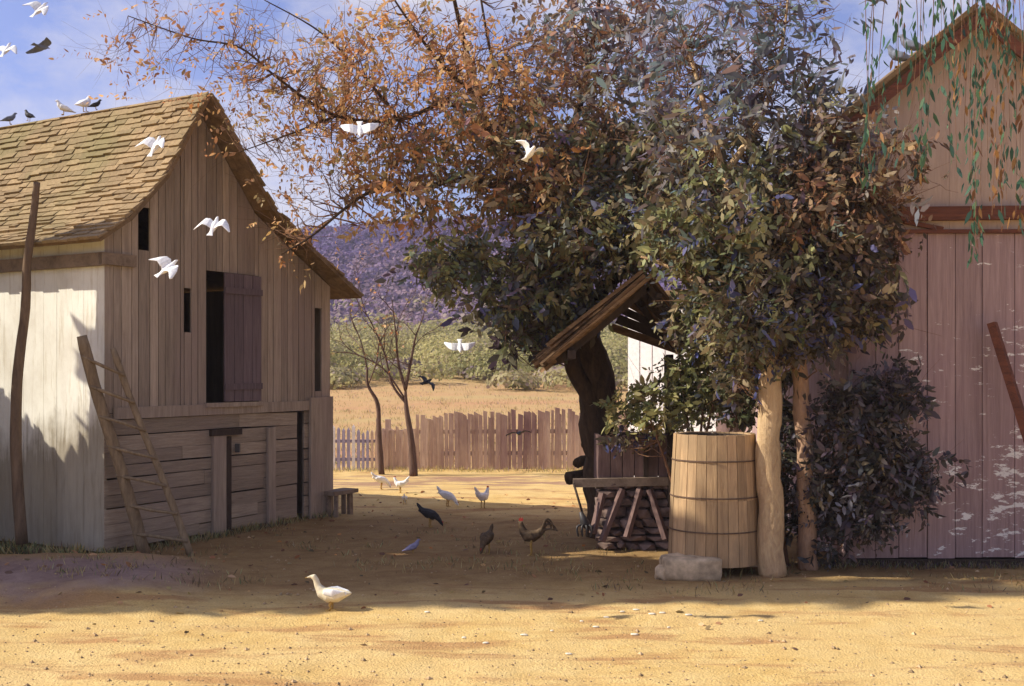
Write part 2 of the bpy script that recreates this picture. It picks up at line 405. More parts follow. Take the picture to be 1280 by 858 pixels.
c = t.mix(t.math('MULTIPLY', t.math('MULTIPLY', mv.outputs[0], mv2.outputs[0]), t.ramp(streak, [(.44, (0,0,0)), (.54, (.8,)*3)])), c, (.34,.20,.14))
grass = t.ramp(t.noise(t.coords((.25,1,1)), .35, 6, .65), [(.3, (.50,.27,.14)), (.55, (.50,.33,.15)), (.75, (.46,.37,.16))])
g0 = t.n('ShaderNodeMapRange', interpolation_type='SMOOTHSTEP'); t.l(yw, g0.inputs[0]); g0.inputs[1].default_value = 20.4; g0.inputs[2].default_value = 23
c = t.mix(g0.outputs[0], c, grass)
g1 = t.n('ShaderNodeMapRange', interpolation_type='SMOOTHSTEP'); t.l(t.math('ADD', sep.outputs['Y'], t.math('MULTIPLY', n1, 18)), g1.inputs[0]); g1.inputs[1].default_value = 56; g1.inputs[2].default_value = 84
c = t.mix(g1.outputs[0], c, t.ramp(t.noise(t.coords((.3,1,1)), .25, 6, .65), [(.3, (.30,.27,.10)), (.7, (.42,.36,.15))]))
c = t.mix(1., c, t.ramp(n3, [(.25, (.78,)*3), (.7, (1.1,)*3)]), 'MULTIPLY')
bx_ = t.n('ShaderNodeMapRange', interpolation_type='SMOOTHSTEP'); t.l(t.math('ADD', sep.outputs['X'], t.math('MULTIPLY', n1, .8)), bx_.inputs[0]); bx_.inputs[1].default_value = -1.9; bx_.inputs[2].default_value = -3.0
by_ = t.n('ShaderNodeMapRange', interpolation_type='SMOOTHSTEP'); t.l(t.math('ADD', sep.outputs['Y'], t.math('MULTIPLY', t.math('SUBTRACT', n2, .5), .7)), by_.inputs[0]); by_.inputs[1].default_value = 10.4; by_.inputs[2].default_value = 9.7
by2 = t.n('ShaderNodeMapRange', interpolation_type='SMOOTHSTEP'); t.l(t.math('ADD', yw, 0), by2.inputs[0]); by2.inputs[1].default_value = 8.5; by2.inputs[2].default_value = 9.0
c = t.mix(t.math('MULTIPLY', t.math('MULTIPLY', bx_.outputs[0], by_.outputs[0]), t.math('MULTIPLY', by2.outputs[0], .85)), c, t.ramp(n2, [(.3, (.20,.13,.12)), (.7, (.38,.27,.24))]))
hgt = t.math('ADD', t.math('MULTIPLY', n2, .6), t.math('MULTIPLY', n3, .35))
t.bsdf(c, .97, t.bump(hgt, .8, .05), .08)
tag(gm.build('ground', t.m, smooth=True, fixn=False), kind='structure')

def hz(x, y):
    r = 4.5+22.5*sstep(112, 215, y)*(1-.45*sstep(215, 330, y))
    r *= 1+.10*math.sin(x*.035+1.2)+.13*noise.noise(Vector((x*.02, y*.015, 4)))
    return r-8*sstep(60, 240, abs(x+25))*sstep(112,215,y)
hm = MB(); hx = axis([(-320,320,8)]); hy = axis([(104,360,6)])
hm.v = [Vector((x, y, hz(x, y)-(2.5 if y < 106 else 0)-(1.5 if y>350 else 0))) for y in hy for x in hx]
hm.f = [(j*len(hx)+i, j*len(hx)+i+1, (j+1)*len(hx)+i+1, (j+1)*len(hx)+i) for j in range(len(hy)-1) for i in range(len(hx)-1)]
tag(hm.build('hill', plain('violet_hillside', (.20,.145,.25), 1, .3, .08), smooth=True, fixn=False), kind='structure')
lv = Leaves()
for k in range(3000):
    x = rng.uniform(-95, 50); y = 113+121*rng.uniform(0,1)**.85; sz = rng.uniform(.7, 1.35)
    q = np.array([x, y, hz(x, y)+.3]); m = 80
    dv = rng.normal(size=(m,3)); dv[:,2] = np.abs(dv[:,2]); dv /= np.linalg.norm(dv, axis=1, keepdims=True)
    w_ = {'purple':8,'mauve':.5} if y > 170 else {'purple':4,'mauve':3,'rust':.1} if y > 145 else {'mauve':4,'scrub':1.2,'purple':2} if y > 128 else {'mauve':2,'scrub':4}
    one = pal(w_, 1)
    lv.add(q+dv*rng.uniform(.8,1.1,(m,1))*np.array([2.3,2.1,2.2])*sz, (pal(w_, m)*.35+one*.65), .62, .85, 0, np.cross(dv, rng.normal(size=(m,3))), dv)
tag(lv.build('hillside_wood'), 'violet autumn wood covering the far hill', 'woodland', kind='stuff')
lv = Leaves()
for k in range(620):
    y = rng.uniform(56, 114) if k % 6 else rng.uniform(50, 62); x = rng.uniform(-.5*y, .36*y); sz = rng.uniform(.7, 1.5)*(1 if k % 6 else .55)
    q = np.array([x, y, gz(x, y)+sz*.35]); m = 360
    dv = rng.normal(size=(m,3)); dv /= np.linalg.norm(dv, axis=1, keepdims=True); dv[:,2] = np.abs(dv[:,2])
    w_ = {'scrub':5,'yellow':2,'mauve':.3} if k % 6 else {'scrub':4,'yellow':2,'mauve':1}
    lv.add(q+dv*rng.uniform(.8,1.1,(m,1))*np.array([1.9,1.4,1.0])*sz, pal(w_, m)*.4+pal(w_, 1)*.6, .19, .8, 0, np.cross(dv, rng.normal(size=(m,3))), dv)
tag(lv.build('field_scrub'), 'yellow green scrub bushes across the rising field', 'scrub', kind='stuff')
# dry grass tufts in the trodden yard and along the fence
lv = Leaves()
def tuft(x, y, n, h, pl, spread=.06):
    p = np.column_stack([x+rng.normal(size=n)*spread, y+rng.normal(size=n)*spread, np.full(n, gz(x, y)-.005)])
    d = np.column_stack([rng.normal(size=n)*.45, rng.normal(size=n)*.45, np.ones(n)])
    lv.add(p, pal(pl, n), h, .10, 0, d)
for k in range(520):
    x = rng.uniform(-4.6, 4.5); y = rng.uniform(9.0, 12.8) if k % 3 else rng.uniform(9.0, 10.3)
    if noise.noise(Vector((x*.8, y*.8, 7))) < .02: continue
    tuft(x, y, 9, .06, {'straw':2,'brown':2,'green':1})
for k in range(380):
    x = rng.uniform(-5, 5.5); y = 21.0+abs(rng.normal())*.5-.6
    tuft(x, y, 8, .09, {'straw':3,'yellow':1.2,'mauve':.6}, .1)
for k in range(160):
    s = rng.uniform(-.2, 3.6); tuft(-4.08+.487*s+.873*.1, 10.98+.873*s-.487*.1+rng.normal()*.05, 7, .09, {'straw':2,'green':2,'brown':1}, .05)
for k in range(260):
    tuft(rng.uniform(2.6,5.4), 10.36+rng.normal()*.05, 7, .06, {'brown':2,'plum':1,'green':1}, .05)
for k in range(150):
    u = rng.uniform(0, 2.2); tuft(-4.2-.873*u-.05, 10.8+.487*u-.1+rng.normal()*.08, 9, .12, {'straw':1,'green':2,'brown':1}, .06)
for k in range(2600):
    y = 22.2+rng.uniform(0,1)**1.4*38; x = rng.uniform(-.26, .2)*y
    tuft(x, y, 8, .12, {'straw':4,'yellow':1,'rust':.8,'mauve':.5}, .16)
tag(lv.build('dry_grass'), 'dry grass tufts in the yard and below the fence', 'grass', kind='stuff')

lv = Leaves()
n = 750; x = rng.uniform(-4.5, 4.8, n); y = rng.uniform(7, 17, n); keep = rng.uniform(0, 1, n) < np.where(y < 8.8, .22, 1); x, y = x[keep], y[keep]; n = len(x)
d = rng.normal(size=(n,3)); d[:,2] *= .15
lv.add(np.column_stack([x, y, [gz(a, b)+.008 for a, b in zip(x, y)]]), pal({'rust':3,'brown':2,'orange':1,'straw':1}, n), .06, .5, 0, d)
tag(lv.build('fallen_leaves'), 'fallen brown and orange leaves scattered over the yard', 'leaves', kind='stuff')
gb = MB(); rs = random.Random(21)
for k in range(2800):
    y = 6.2+9*rs.random()**1.8; x = rs.uniform(-.52, .52)*y
    r = rs.uniform(.004,.010)*(1 if rs.random() < .93 else 2.2); c_ = Vector((x, y, gz(x, y)+r*.2))
    e = [Vector((r*math.cos(a)*rs.uniform(.7,1.4), r*math.sin(a)*rs.uniform(.7,1.4), 0)) for a in (0,1.57,3.14,4.71)]
    gb.add([c_+v for v in e]+[c_+Vector((0,0,r*.8)), c_-Vector((0,0,r))], [(0,1,4),(1,2,4),(2,3,4),(3,0,4),(1,0,5),(2,1,5),(3,2,5),(0,3,5)])
tag(gb.build('gravel', wood('small_gravel', (.55,.40,.22), (.22,.14,.08), vary=.9), fixn=False), 'small stones and clods scattered over the yard earth', 'gravel', kind='stuff')
# ------------------------------------------------------------------ left barn
C0 = Vector((-4.08, 10.98, 0)); g = Vector((.487,.873,0)).normalized(); l = Vector((-g.y, g.x, 0)); GW = 3.58
def B(s, u, z): return C0+g*s+l*u+Vector((0,0,z))
def bpix(px, py, u=0.):
    k = (px-640)/F; q = C0+l*u; s = (k*q.y-q.x)/(g.x-k*g.y); Y = q.y+s*g.y
    return s, CH-(py-HZ)/F*Y
barn = thing('plank_barn', 'weathered plank barn with shingle roof and open loft hatch', 'barn', C0)
OV = -.26
Lp = [bpix(*q, OV) for q in ((126,302),(166,275),(212,222),(264,121))]
Rp = [bpix(*q, OV) for q in ((264,121),(340,262),(388,312),(452,373))]
def prof(s):      # underside height of the roof at s
    pts = Lp+Rp[1:]
    for (a, za), (b, zb) in zip(pts, pts[1:]):
        if a <= s <= b: return za+(zb-za)*(s-a)/(b-a)
    return pts[0][1] if s < pts[0][0] else pts[-1][1]
BAND = 1.42
def rect(x0, y0, x1, y1):
    a = bpix(x0, y0); b = bpix(x1, y1); return (a[0], b[0], min(a[1],b[1]), max(a[1],b[1]))
op = [rect(258,338,323,502), rect(230,360,239,416), rect(173,258,187,314), rect(393,385,402,489)]
hatch = op[0]
def plank_wall(mb, F3, s0, s1, zlo, ztop, ops, bw, gap, th=.025, jit=.006):
    cuts = [s0]; s = s0
    edges = sorted({e for o in ops for e in o[:2]})
    while s < s1-1e-6:
        nxt = s+random.uniform(*bw)
        for e in edges:
            if s+.03 < e < nxt+.04: nxt = e; break
        if nxt > s1-.05: nxt = s1
        cuts.append(nxt); s = nxt
    for a, b in zip(cuts, cuts[1:]):
        gp = random.uniform(*gap)/2; a2, b2 = a+gp, b-gp; d = random.uniform(0, jit); mid = (a+b)/2
        segs = [(zlo+random.uniform(0,.015), None)]
        for o in sorted(ops, key=lambda o: o[2]):
            if o[0]-.005 <= mid <= o[1]+.005:
                z0, z1 = segs.pop(); segs += [(z0, o[2]), (o[3], z1)]
        for z0, z1 in segs:
            ta, tb = (ztop(a2), ztop(b2)) if z1 is None else (z1, z1)
            if ta <= z0+.01 or tb <= z0+.01: continue
            mb.hexa([F3(a2,-d,z0), F3(b2,-d,z0), F3(b2,th-d,z0), F3(a2,th-d,z0), F3(a2,-d,ta), F3(b2,-d,tb), F3(b2,th-d,tb), F3(a2,th-d,ta)])
w = MB(); plank_wall(w, B, 0, GW, BAND+.003, lambda s: prof(s)-.03, op, (.09,.16), (.005,.016))
gw = w.build('gable_wall', M['gable'], barn)
# lower storey of level boards, cut by a dark slit and two doorways' posts
slit = rect(371,500,380,642); w = MB(); z = .05
while z < BAND:
    h = min(random.uniform(.12,.17), BAND-z); gp = random.uniform(.005,.014)
    brk = random.uniform(1.0, 2.4)
    for a, b in ((0.0, brk-.004), (brk, slit[0]), (slit[1], GW)):
        if b-a < .05: continue
        d = random.uniform(0,.008); tl = random.uniform(-.008,.008)
        w.hexa([B(a,-d,z+tl), B(b,-d,z-tl), B(b,.03-d,z-tl), B(a,.03-d,z+tl), B(a,-d,z+h-gp+tl), B(b,-d,z+h-gp-tl), B(b,.03-d,z+h-gp-tl), B(a,.03-d,z+h-gp+tl)])
    z += h
w.build('lower_wall', M['gableh'], barn)
w = MB()      # level rail along the top of the lower storey
w.hexa([B(.1,-.03,BAND-.06), B(GW-.35,-.03,BAND-.05), B(GW-.35,-.012,BAND-.05), B(.1,-.012,BAND-.06), B(.1,-.03,BAND+.06), B(GW-.35,-.03,BAND+.07), B(GW-.35,-.012,BAND+.07), B(.1,-.012,BAND+.06)])
w.build('rail', M['gable'], barn)
def post(x0, x1, ytop, ybot, name='post', dpt=.05, m='gable'):
    a = bpix((x0+x1)/2, ytop); s0 = bpix(x0, ytop)[0]; s1 = bpix(x1, ytop)[0]; zb = 0.0
    q = MB(); q.hexa([B(s0,-dpt,zb), B(s1,-dpt,zb), B(s1,-.013,zb), B(s0,-.013,zb), B(s0,-dpt,a[1]), B(s1,-dpt,a[1]+.01), B(s1,-.013,a[1]+.01), B(s0,-.013,a[1])])
    return q.build(name, M[m], barn)
post(263,279,541,665); post(332,341,535,658); post(385,413,497,645, 'corner_post', .045)
# low stable door: frame lintel and a board door standing proud
q = MB(); a = rect(263,537,298,543); q.hexa([B(a[0]-.03,-.06,a[2]), B(a[1],-.06,a[2]), B(a[1],-.013,a[2]), B(a[0]-.03,-.013,a[2]), B(a[0]-.03,-.06,a[3]), B(a[1],-.06,a[3]), B(a[1],-.013,a[3]), B(a[0]-.03,-.013,a[3])]); q.build('lintel', M['dark'], barn)
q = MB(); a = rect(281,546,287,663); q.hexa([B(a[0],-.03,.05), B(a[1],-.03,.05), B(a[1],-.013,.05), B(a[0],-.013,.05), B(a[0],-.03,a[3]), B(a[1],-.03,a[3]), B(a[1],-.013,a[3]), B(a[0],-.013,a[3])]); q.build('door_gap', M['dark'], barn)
q = MB(); q.box(B(bpix(293,560)[0], -.05, bpix(293,560)[1]), (.05,.05,.10)); q.build('hinge', M['iron'], barn)
# loft shutter swung half open, covering the right of the hatch
a = hatch; sm = bpix(277,400)[0]
sh = MB(); k = 4
for i in range(k):
    s0 = sm+(a[1]-sm)*i/k+.004; s1 = sm+(a[1]-sm)*(i+1)/k-.004
    sh.hexa([B(s0,-.05,a[2]+.01), B(s1,-.05,a[2]+.01), B(s1,-.028,a[2]+.01), B(s0,-.028,a[2]+.01), B(s0,-.05,a[3]-.01), B(s1,-.05,a[3]-.01), B(s1,-.028,a[3]-.01), B(s0,-.028,a[3]-.01)])
shut = sh.build('shutter', M['shutter'], barn); shut['label'] = 'purple grey board shutter'
for fz in (.12, .86):
    q = MB(); z = a[2]+(a[3]-a[2])*fz; q.hexa([B(sm,-.068,z-.035), B(a[1],-.068,z-.03), B(a[1],-.052,z-.03), B(sm,-.052,z-.035), B(sm,-.068,z+.035), B(a[1],-.068,z+.04), B(a[1],-.052,z+.04), B(sm,-.052,z+.035)]); q.build('batten', M['shutter'], shut)
q = MB(); q.hexa([B(a[0]-.05,-.06,a[2]-.05), B(a[1]+.05,-.06,a[2]-.05), B(a[1]+.05,-.012,a[2]-.05), B(a[0]-.05,-.012,a[2]-.05), B(a[0]-.05,-.06,a[2]), B(a[1]+.05,-.06,a[2]), B(a[1]+.05,-.012,a[2]), B(a[0]-.05,-.012,a[2])]); q.build('sill', M['gable'], barn)
# side wall in the sun, far walls, roof
BL = 5.7
def Bs(s, d, z): return B(d, s, z)        # along the side: s runs down the barn's length, d towards the inside
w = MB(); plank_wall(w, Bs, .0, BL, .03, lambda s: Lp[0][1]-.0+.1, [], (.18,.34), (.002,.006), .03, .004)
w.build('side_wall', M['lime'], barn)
w = MB(); zb = bpix(130,325)[1]
w.hexa([B(-.07,-.05,zb-.06), B(-.012,-.05,zb-.06), B(-.012,BL,zb-.06), B(-.07,BL,zb-.06), B(-.07,-.05,zb+.07), B(-.012,-.05,zb+.07), B(-.012,BL,zb+.07), B(-.07,BL,zb+.07)])
w.hexa([B(-.07,-.06,zb-.05), B(.36,-.06,zb-.045), B(.36,-.012,zb-.045), B(-.07,-.012,zb-.05), B(-.07,-.06,zb+.07), B(.36,-.06,zb+.075), B(.36,-.012,zb+.075), B(-.07,-.012,zb+.07)])
w.build('wall_beam', M['beam'], barn)
w = MB(); w.hexa([B(GW-.03,.04,0), B(GW,.04,0), B(GW,BL,0), B(GW-.03,BL,0), B(GW-.03,.04,prof(GW-.03)-.03), B(GW,.04,prof(GW)-.03), B(GW,BL,prof(GW)-.03), B(GW-.03,BL,prof(GW-.03)-.03)])
w.build('far_side_wall', M['gable'], barn)
w = MB(); plank_wall(w, lambda s, d, z: B(s, BL-d, z), 0.04, GW-.04, .0, lambda s: prof(s)-.03, [], (.2,.3), (.0,.001))
w.build('back_wall', M['gable'], barn)
w = MB(); w.hexa([B(.04,.5,BAND-.08), B(GW-.04,.5,BAND-.08), B(GW-.04,BL-.05,BAND-.08), B(.04,BL-.05,BAND-.08), B(.04,.5,BAND), B(GW-.04,.5,BAND), B(GW-.04,BL-.05,BAND), B(.04,BL-.05,BAND)]); w.build('loft_floor', M['dark'], barn)
rf = MB()
def nrm2(a, b): dx, dz = b[0]-a[0], b[1]-a[1]; L = math.hypot(dx, dz); return (-dz/L, dx/L)
def deck(mb, pts, th):
    for a, b in zip(pts, pts[1:]):
        n = nrm2(a, b)
        if n[1] < 0: n = (-n[0], -n[1])
        mb.hexa([B(a[0],OV,a[1]), B(b[0],OV,b[1]), B(b[0],BL+.2,b[1]), B(a[0],BL+.2,a[1])]+[B(q[0]+n[0]*th,uu,q[1]+n[1]*th) for q, uu in ((a,OV),(b,OV),(b,BL+.2),(a,BL+.2))])
deck(rf, Lp, .045); deck(rf, Rp, .045)
roof = rf.build('roof', M['deck'], barn)
def shingles(pts, expo):
    mb = MB(); seg = []; tot = 0
    for a, b in zip(pts, pts[1:]):
        L = math.hypot(b[0]-a[0], b[1]-a[1]); seg.append((tot, tot+L, a, b)); tot += L
    def at(q):
        for t0, t1, a, b in seg:
            if q <= t1 or t1 == tot:
                f = (q-t0)/(t1-t0); n = nrm2(a, b); n = n if n[1] > 0 else (-n[0],-n[1]); return (a[0]+(b[0]-a[0])*f, a[1]+(b[1]-a[1])*f, n)
    q = -.03; row = 0
    while q < tot-.02:
        u = OV-.03+random.uniform(0,.05); hi = min(q+expo*1.5, tot+.02)
        while u < BL+.2:
            wd = random.uniform(.10,.30); j = random.uniform(-.014,.014); lift = random.uniform(.02,.044)
            if random.random() < .03: j -= .04
            a = at(max(-.05,q+j)); b = at(hi)
            p0, p1 = .047, .047+lift
            up = random.uniform(-.006,.006)
            def pt(c, uu, h): return B(c[0]+c[2][0]*h, uu, c[1]+c[2][1]*h)
            mb.hexa([pt(a,u,p0), pt(a,u+wd-.006,p0), pt(b,u+wd-.006,p0-.002), pt(b,u,p0-.002), pt(a,u,p1), pt(a,u+wd-.006,p1+up), pt(b,u+wd-.006,p0+.009), pt(b,u,p0+.009)])
            u += wd
        q += expo*random.uniform(.92,1.08); row += 1
    return mb
sl = shingles(Lp, .088); sr = shingles(list(reversed(Rp)), .12)
sl.v += []; o = len(sl.v); sl.add(sr.v, sr.f); sl.build('shingles', M['shingle'], roof)
# bench at the corner
bp = GP(424, 645)
bn = thing('plank_bench', 'short plank bench against the barn corner', 'bench', bp)
q = MB(); q.box(bp+Vector((.0,0,.31)), (.24,.5,.05), Matrix.Rotation(R(-29),4,'Z')); q.build('seat', M['beam'], bn)
for dx, dy in ((-.04,-.19),(.04,.19),(.1,-.17),(-.1,.2)):
    r = Matrix.Rotation(R(-29),4,'Z') @ Vector((dx*.8, dy, 0)); q = MB(); q.bar(bp+r, bp+r*.95+Vector((0,0,.285)), .05,.06); q.build('leg', M['beam'], bn)
# ladder
ld = thing('rustic_ladder', 'rough wooden ladder leaning beside the barn gable', 'ladder', P(205,694,11.0))
A0, A1 = P(181,694,11.0), P(102,420,10.74); D0, D1 = P(239,696,10.9), P(141,436,10.86)
for a, b, r in ((A0, A1, .058), (D0, D1, .036)):
    q = MB(); q.tube(curve([a, a.lerp(b,.35)+Vector((.01,0,0)), a.lerp(b,.7)-Vector((.012,0,0)), b], 4), [r*1.05]*4+[r]*4+[r*.95]*4+[r*.8], 8, wob=.06); q.build('rail', M['rail'], ld, smooth=True)
for i in range(7):
    f = .10+.80*i/6; a = A0.lerp(A1, f); b = D0.lerp(D1, f-.02); e = (b-a).normalized()*.07
    q = MB(); q.tube([a-e*.6-Vector((0,.045,0)), a.lerp(b,.5)+Vector((0,-.045,random.uniform(-.015,.01))), b+e*.6-Vector((0,.045,0))], [.016,.019,.015], 6, wob=.1); q.build('rung', M['rail'], ld, smooth=True)
# crooked pole against the eave
pp = [P(27,680,11.0), P(20,560,11.0), P(22,470,11.0), P(32,385,10.98), P(34,330,10.96), P(42,270,10.96), P(46,228,10.96)]
q = MB(); q.tube(curve(pp, 4), [.062-.0012*i for i in range(25)], 8, wob=.08)
po = q.build('crooked_pole', M['pole'], smooth=True); tag(po, 'tall crooked pole leaning against the barn eave', 'pole')

# ------------------------------------------------------------------ right barn
YB = 10.45
rb = thing('mauve_barn', 'tall mauve board barn with flaking whitewash and red beam', 'barn', (4.45, YB, 0))
ax = P(1225,14,YB-.15); ex = P(1038,170,YB-.15); slope = (ax.z-ex.z)/(ax.x-ex.x); X0 = 3.2; X1 = 2*ax.x-X0
def ztop(x): return ax.z-abs(x-ax.x)*slope
def W(s, d, z): return Vector((s, YB+d, z))
zbm = P(0,291,YB).z
w = MB(); plank_wall(w, W, X0, X1, .06, lambda x: zbm-.01, [], (.20,.34), (.004,.012)); w.build('front_wall', M['mauve'], rb)
w = MB(); plank_wall(w, W, X0, X1, zbm+.02, lambda x: ztop(x)-.03, [], (.25,.38), (.001,.003), jit=.002); w.build('gable_boards', M['ochre'], rb)
def hbar(x0, x1, z0, z1, d, m, name):
    q = MB(); n = 8
    for i in range(n):
        a, b = x0+(x1-x0)*i/n, x0+(x1-x0)*(i+1)/n
        q.hexa([W(a,-d,z0), W(b,-d,z0), W(b,-.010,z0), W(a,-.010,z0), W(a,-d,z1), W(b,-d,z1), W(b,-.010,z1), W(a,-.010,z1)])
    return q.build(name, M[m], rb)
z1 = P(0,256,YB-.08).z; z0 = P(0,273,YB-.08).z
q = MB(); q.bar(W(P(1122,0,YB).x,-.045,(z0+z1)/2-.02), W(X1,-.045,(z0+z1)/2), .07, z1-z0); q.build('cross_beam', M['redbeam'], rb)
q = MB(); q.bar(W(X0,-.03,zbm+.005), W(X1,-.03,zbm+.012), .04, .035); q.build('ledge', M['redbeam'], rb)
q = MB(); q.bar(W(P(1122,0,YB).x+.05,-.03,(z0+z1)/2-.09), W(P(1122,0,YB).x+.42,-.03,(z0+z1)/2-.16), .03, .04); q.build('brace', M['redbeam'], rb)
q = MB(); q.hexa([W(X0,-.012,0), W(X1,-.012,0), W(X1,.10,0), W(X0,.10,0), W(X0,-.012,.055), W(X1,-.012,.055), W(X1,.10,.055), W(X0,.10,.055)]); q.build('ground_sill', M['dark'], rb)  # dark strip that draws the shadow line at the wall foot
for nm, x in (('side_wall', X0), ('far_side_wall', X1-.03)):
    q = MB(); q.box((x+.015, YB+3.05, ztop(X0)/2-.05), (.03, 6, ztop(X0)-.12)); q.build(nm, M['mauve'], rb)
q = MB(); plank_wall(q, lambda s, d, z: Vector((s, YB+6.08-d, z)), X0+.035, X1-.035, 0, lambda x: ztop(x)-.03, [], (.3,.4), (0,.001)); q.build('back_wall', M['mauve'], rb)
q = MB()
for sgn in (-1, 1):
    a = Vector((ax.x, 0, ax.z)); b = Vector((ax.x+sgn*(ax.x-ex.x), 0, ex.z))
    n = Vector((sgn*slope, 0, 1)).normalized()
    for th0, th1, y0, y1, ext in ((0,.04,YB-.15,YB+6.2,0), (.042,.085,YB-.20,YB+6.2,.05)):
        e = b+(b-a).normalized()*ext
        q.hexa([Vector((v.x,y,v.z))+n*th for th in (th0, th1) for v, y in ((a,y0),(e,y0),(e,y1),(a,y1))])
rroof = q.build('roof', M['deck'], rb)
q = MB()
for sgn in (-1, 1):
    a = Vector((ax.x, YB-.17, ax.z-.07)); b = Vector((ax.x+sgn*(ax.x-ex.x)*1.01, YB-.17, ex.z-.07)); q.bar(a, b, .03, .10)
q.build('barge_board', M['redbeam'], rroof)
a = P(1240,404,10.28); b = P(1335,708,9.9)
q = MB(); q.bar(b, a, .12, .07); tag(q.build('leaning_beam', M['redbeam']), 'red brown beam leaning against the mauve barn', 'beam')

# ------------------------------------------------------------------ fences
fe = thing('paling_fence', 'tall weathered paling fence across the end of the yard', 'fence', (GP(475,587).x, 21.1, 0))
x = GP(478,587).x; xe = 3.9; k = 0; px_ = lambda X: 640+X/21.1*F
while x < xe:
    wd = random.uniform(.05,.10); p = px_(x)
    h = 1.12 if p > 552 else (.98 if p > 520 else .80)
    h += random.uniform(-.07,.06) + .04*math.sin(x*3)
    q = MB(); ln = random.uniform(-.025,.025); d = random.uniform(-.012,.012); pk = random.uniform(0,.05)
    q.hexa([(x,21.1+d,0),(x+wd,21.1+d,0),(x+wd,21.13+d,0),(x,21.13+d,0),(x+ln,21.1+d,h),(x+wd+ln,21.1+d,h-pk),(x+wd+ln,21.13+d,h-pk),(x+ln,21.13+d,h)])
    q.build('paling', M['fence'], fe)
    x += wd+random.uniform(-.004,.008)+(.02 if random.random() < .06 else 0); k += 1
for z in (.3, .72):
    q = MB(); q.bar((GP(478,587).x, 21.17, z), (xe, 21.17, z+.02), .05, .08); q.build('rail', M['fence'], fe)
for xx in (-2.4, -.9, .6, 2.1, 3.6):
    q = MB(); q.box((xx, 21.25, .48), (.1,.1,.96)); q.build('post', M['fence'], fe)
pf = thing('picket_fence', 'low picket fence of white and violet pickets behind the barn corner', 'fence', (GP(445,587).x, 21.0, 0))
x = GP(404,587).x; i = 0
while x < GP(477,587).x:
    p = px_(x); wd = .06 if p < 450 else .05
    white = any(abs(p-c) < 3.2 for c in (417, 440))
    q = MB(); h = .76 if p < 450 else .70; h += random.uniform(-.05,.04)
    if abs(p-440) < 3.2: h = .82
    q.hexa([(x,20.98,0),(x+wd,20.98,0),(x+wd,21.0,0),(x,21.0,0),(x,20.98,h),(x+wd,20.98,h),(x+wd,21.0,h),(x,21.0,h)])
    q.add([(x,20.98,h),(x+wd,20.98,h),(x+wd,21.0,h),(x,21.0,h),(x+wd/2,20.99,h+.05)], [(0,1,4),(1,2,4),(2,3,4),(3,0,4),(3,2,1,0)])
    o = q.build('picket', M['fencew'] if white else (M['fencev'] if p < 462 else M['fence']), pf)
    if white: o['label'] = 'white painted picket'
    x += wd+.035
for z in (.2, .55):
    q = MB(); q.bar((GP(404,587).x, 21.02, z), (GP(478,587).x, 21.02, z), .035, .06); q.build('rail', M['fencev'], pf)
# whitewashed boards seen through the shelter
ws = thing('white_shed', 'small whitewashed shed glimpsed beneath the well shelter roof', 'shed', P(815,0,15.5)*1 and Vector((P(822,0,15.5).x, 15.5, 0)))
A = Vector((P(785,0,16.2).x, 16.2, 0)); dw = Vector((.74,-.67,0)).normalized(); nb = Vector((-dw.y, dw.x, 0)); Ls = 1.5; Hs = 2.95
def wsb(mb, a, b, d0, d1, z0, z1, z2=None):
    z2 = z1 if z2 is None else z2
    pts = [A+dw*a+nb*d0, A+dw*b+nb*d0, A+dw*b+nb*d1, A+dw*a+nb*d1]
    mb.hexa([p+Vector((0,0,z0)) for p in pts]+[pts[0]+Vector((0,0,z1)), pts[1]+Vector((0,0,z1)), pts[2]+Vector((0,0,z2)), pts[3]+Vector((0,0,z2))])
q = MB(); a = 0
while a < Ls: wsb(q, a, min(a+.2,Ls), 0, .03, 0, Hs); a += .222
wsb(q, 0, Ls, .04, 1.5, 0, Hs-.05, Hs-.25); q.build('wall', M['fencew'], ws)
q = MB(); wsb(q, -.1, Ls+.1, -.15, 1.6, Hs+.0, Hs+.06, Hs-.18); q.build('roof', M['deck'], ws)

# ------------------------------------------------------------------ well, shelter, vat
YW = 11.5
wl = thing('covered_well', 'stone and plank well curb under the sagging board shelter', 'well', (P(790,0,YW).x, YW, 0))
xa, xb = P(748,0,YW).x, P(838,0,YW).x
ztp, zmd = P(0,545,YW).z, P(0,603,YW).z
q = MB(); n = 6
for i in range(n):
    a, b = xa+(xb-xa)*i/n+.004, xa+(xb-xa)*(i+1)/n-.004; h = ztp+random.uniform(-.03,.02)
    q.hexa([(a,YW,zmd),(b,YW,zmd),(b,YW+.03,zmd),(a,YW+.03,zmd),(a,YW,h),(b,YW,h),(b,YW+.03,h),(a,YW+.03,h)])
q.box((xa+.015,YW+.4,(zmd+ztp)/2), (.03,.72,ztp-zmd)); q.box((xb-.015,YW+.4,(zmd+ztp)/2), (.03,.72,ztp-zmd)); q.box(((xa+xb)/2,YW+.78,(zmd+ztp)/2), (xb-xa,.03,ztp-zmd))
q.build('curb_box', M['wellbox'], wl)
q = MB(); q.bar((P(716,0,YW).x, YW-.08, zmd-.0), (xb, YW-.08, zmd+.02), .10, .085); q.build('sill_beam', M['beam'], wl)
q = MB(); rs = random.Random(3); z = 0
while z < zmd-.05:
    h = rs.uniform(.06,.13); x = xa-.02
    while x < xb+.0:
        wd = rs.uniform(.08,.30)
        q.rock((x+wd/2, YW+.06+rs.uniform(-.05,.04)-.12*(1-z/zmd), z+h/2+rs.uniform(-.015,.015)), (wd*.70, .17, h*.78), rs.random()*50, 1); x += wd
    z += h
q.box(((xa+xb)/2, YW+.45, zmd/2-.02), (xb-xa-.04, .6, zmd-.06))
q.build('stone_base', M['mstone'], wl, smooth=False)
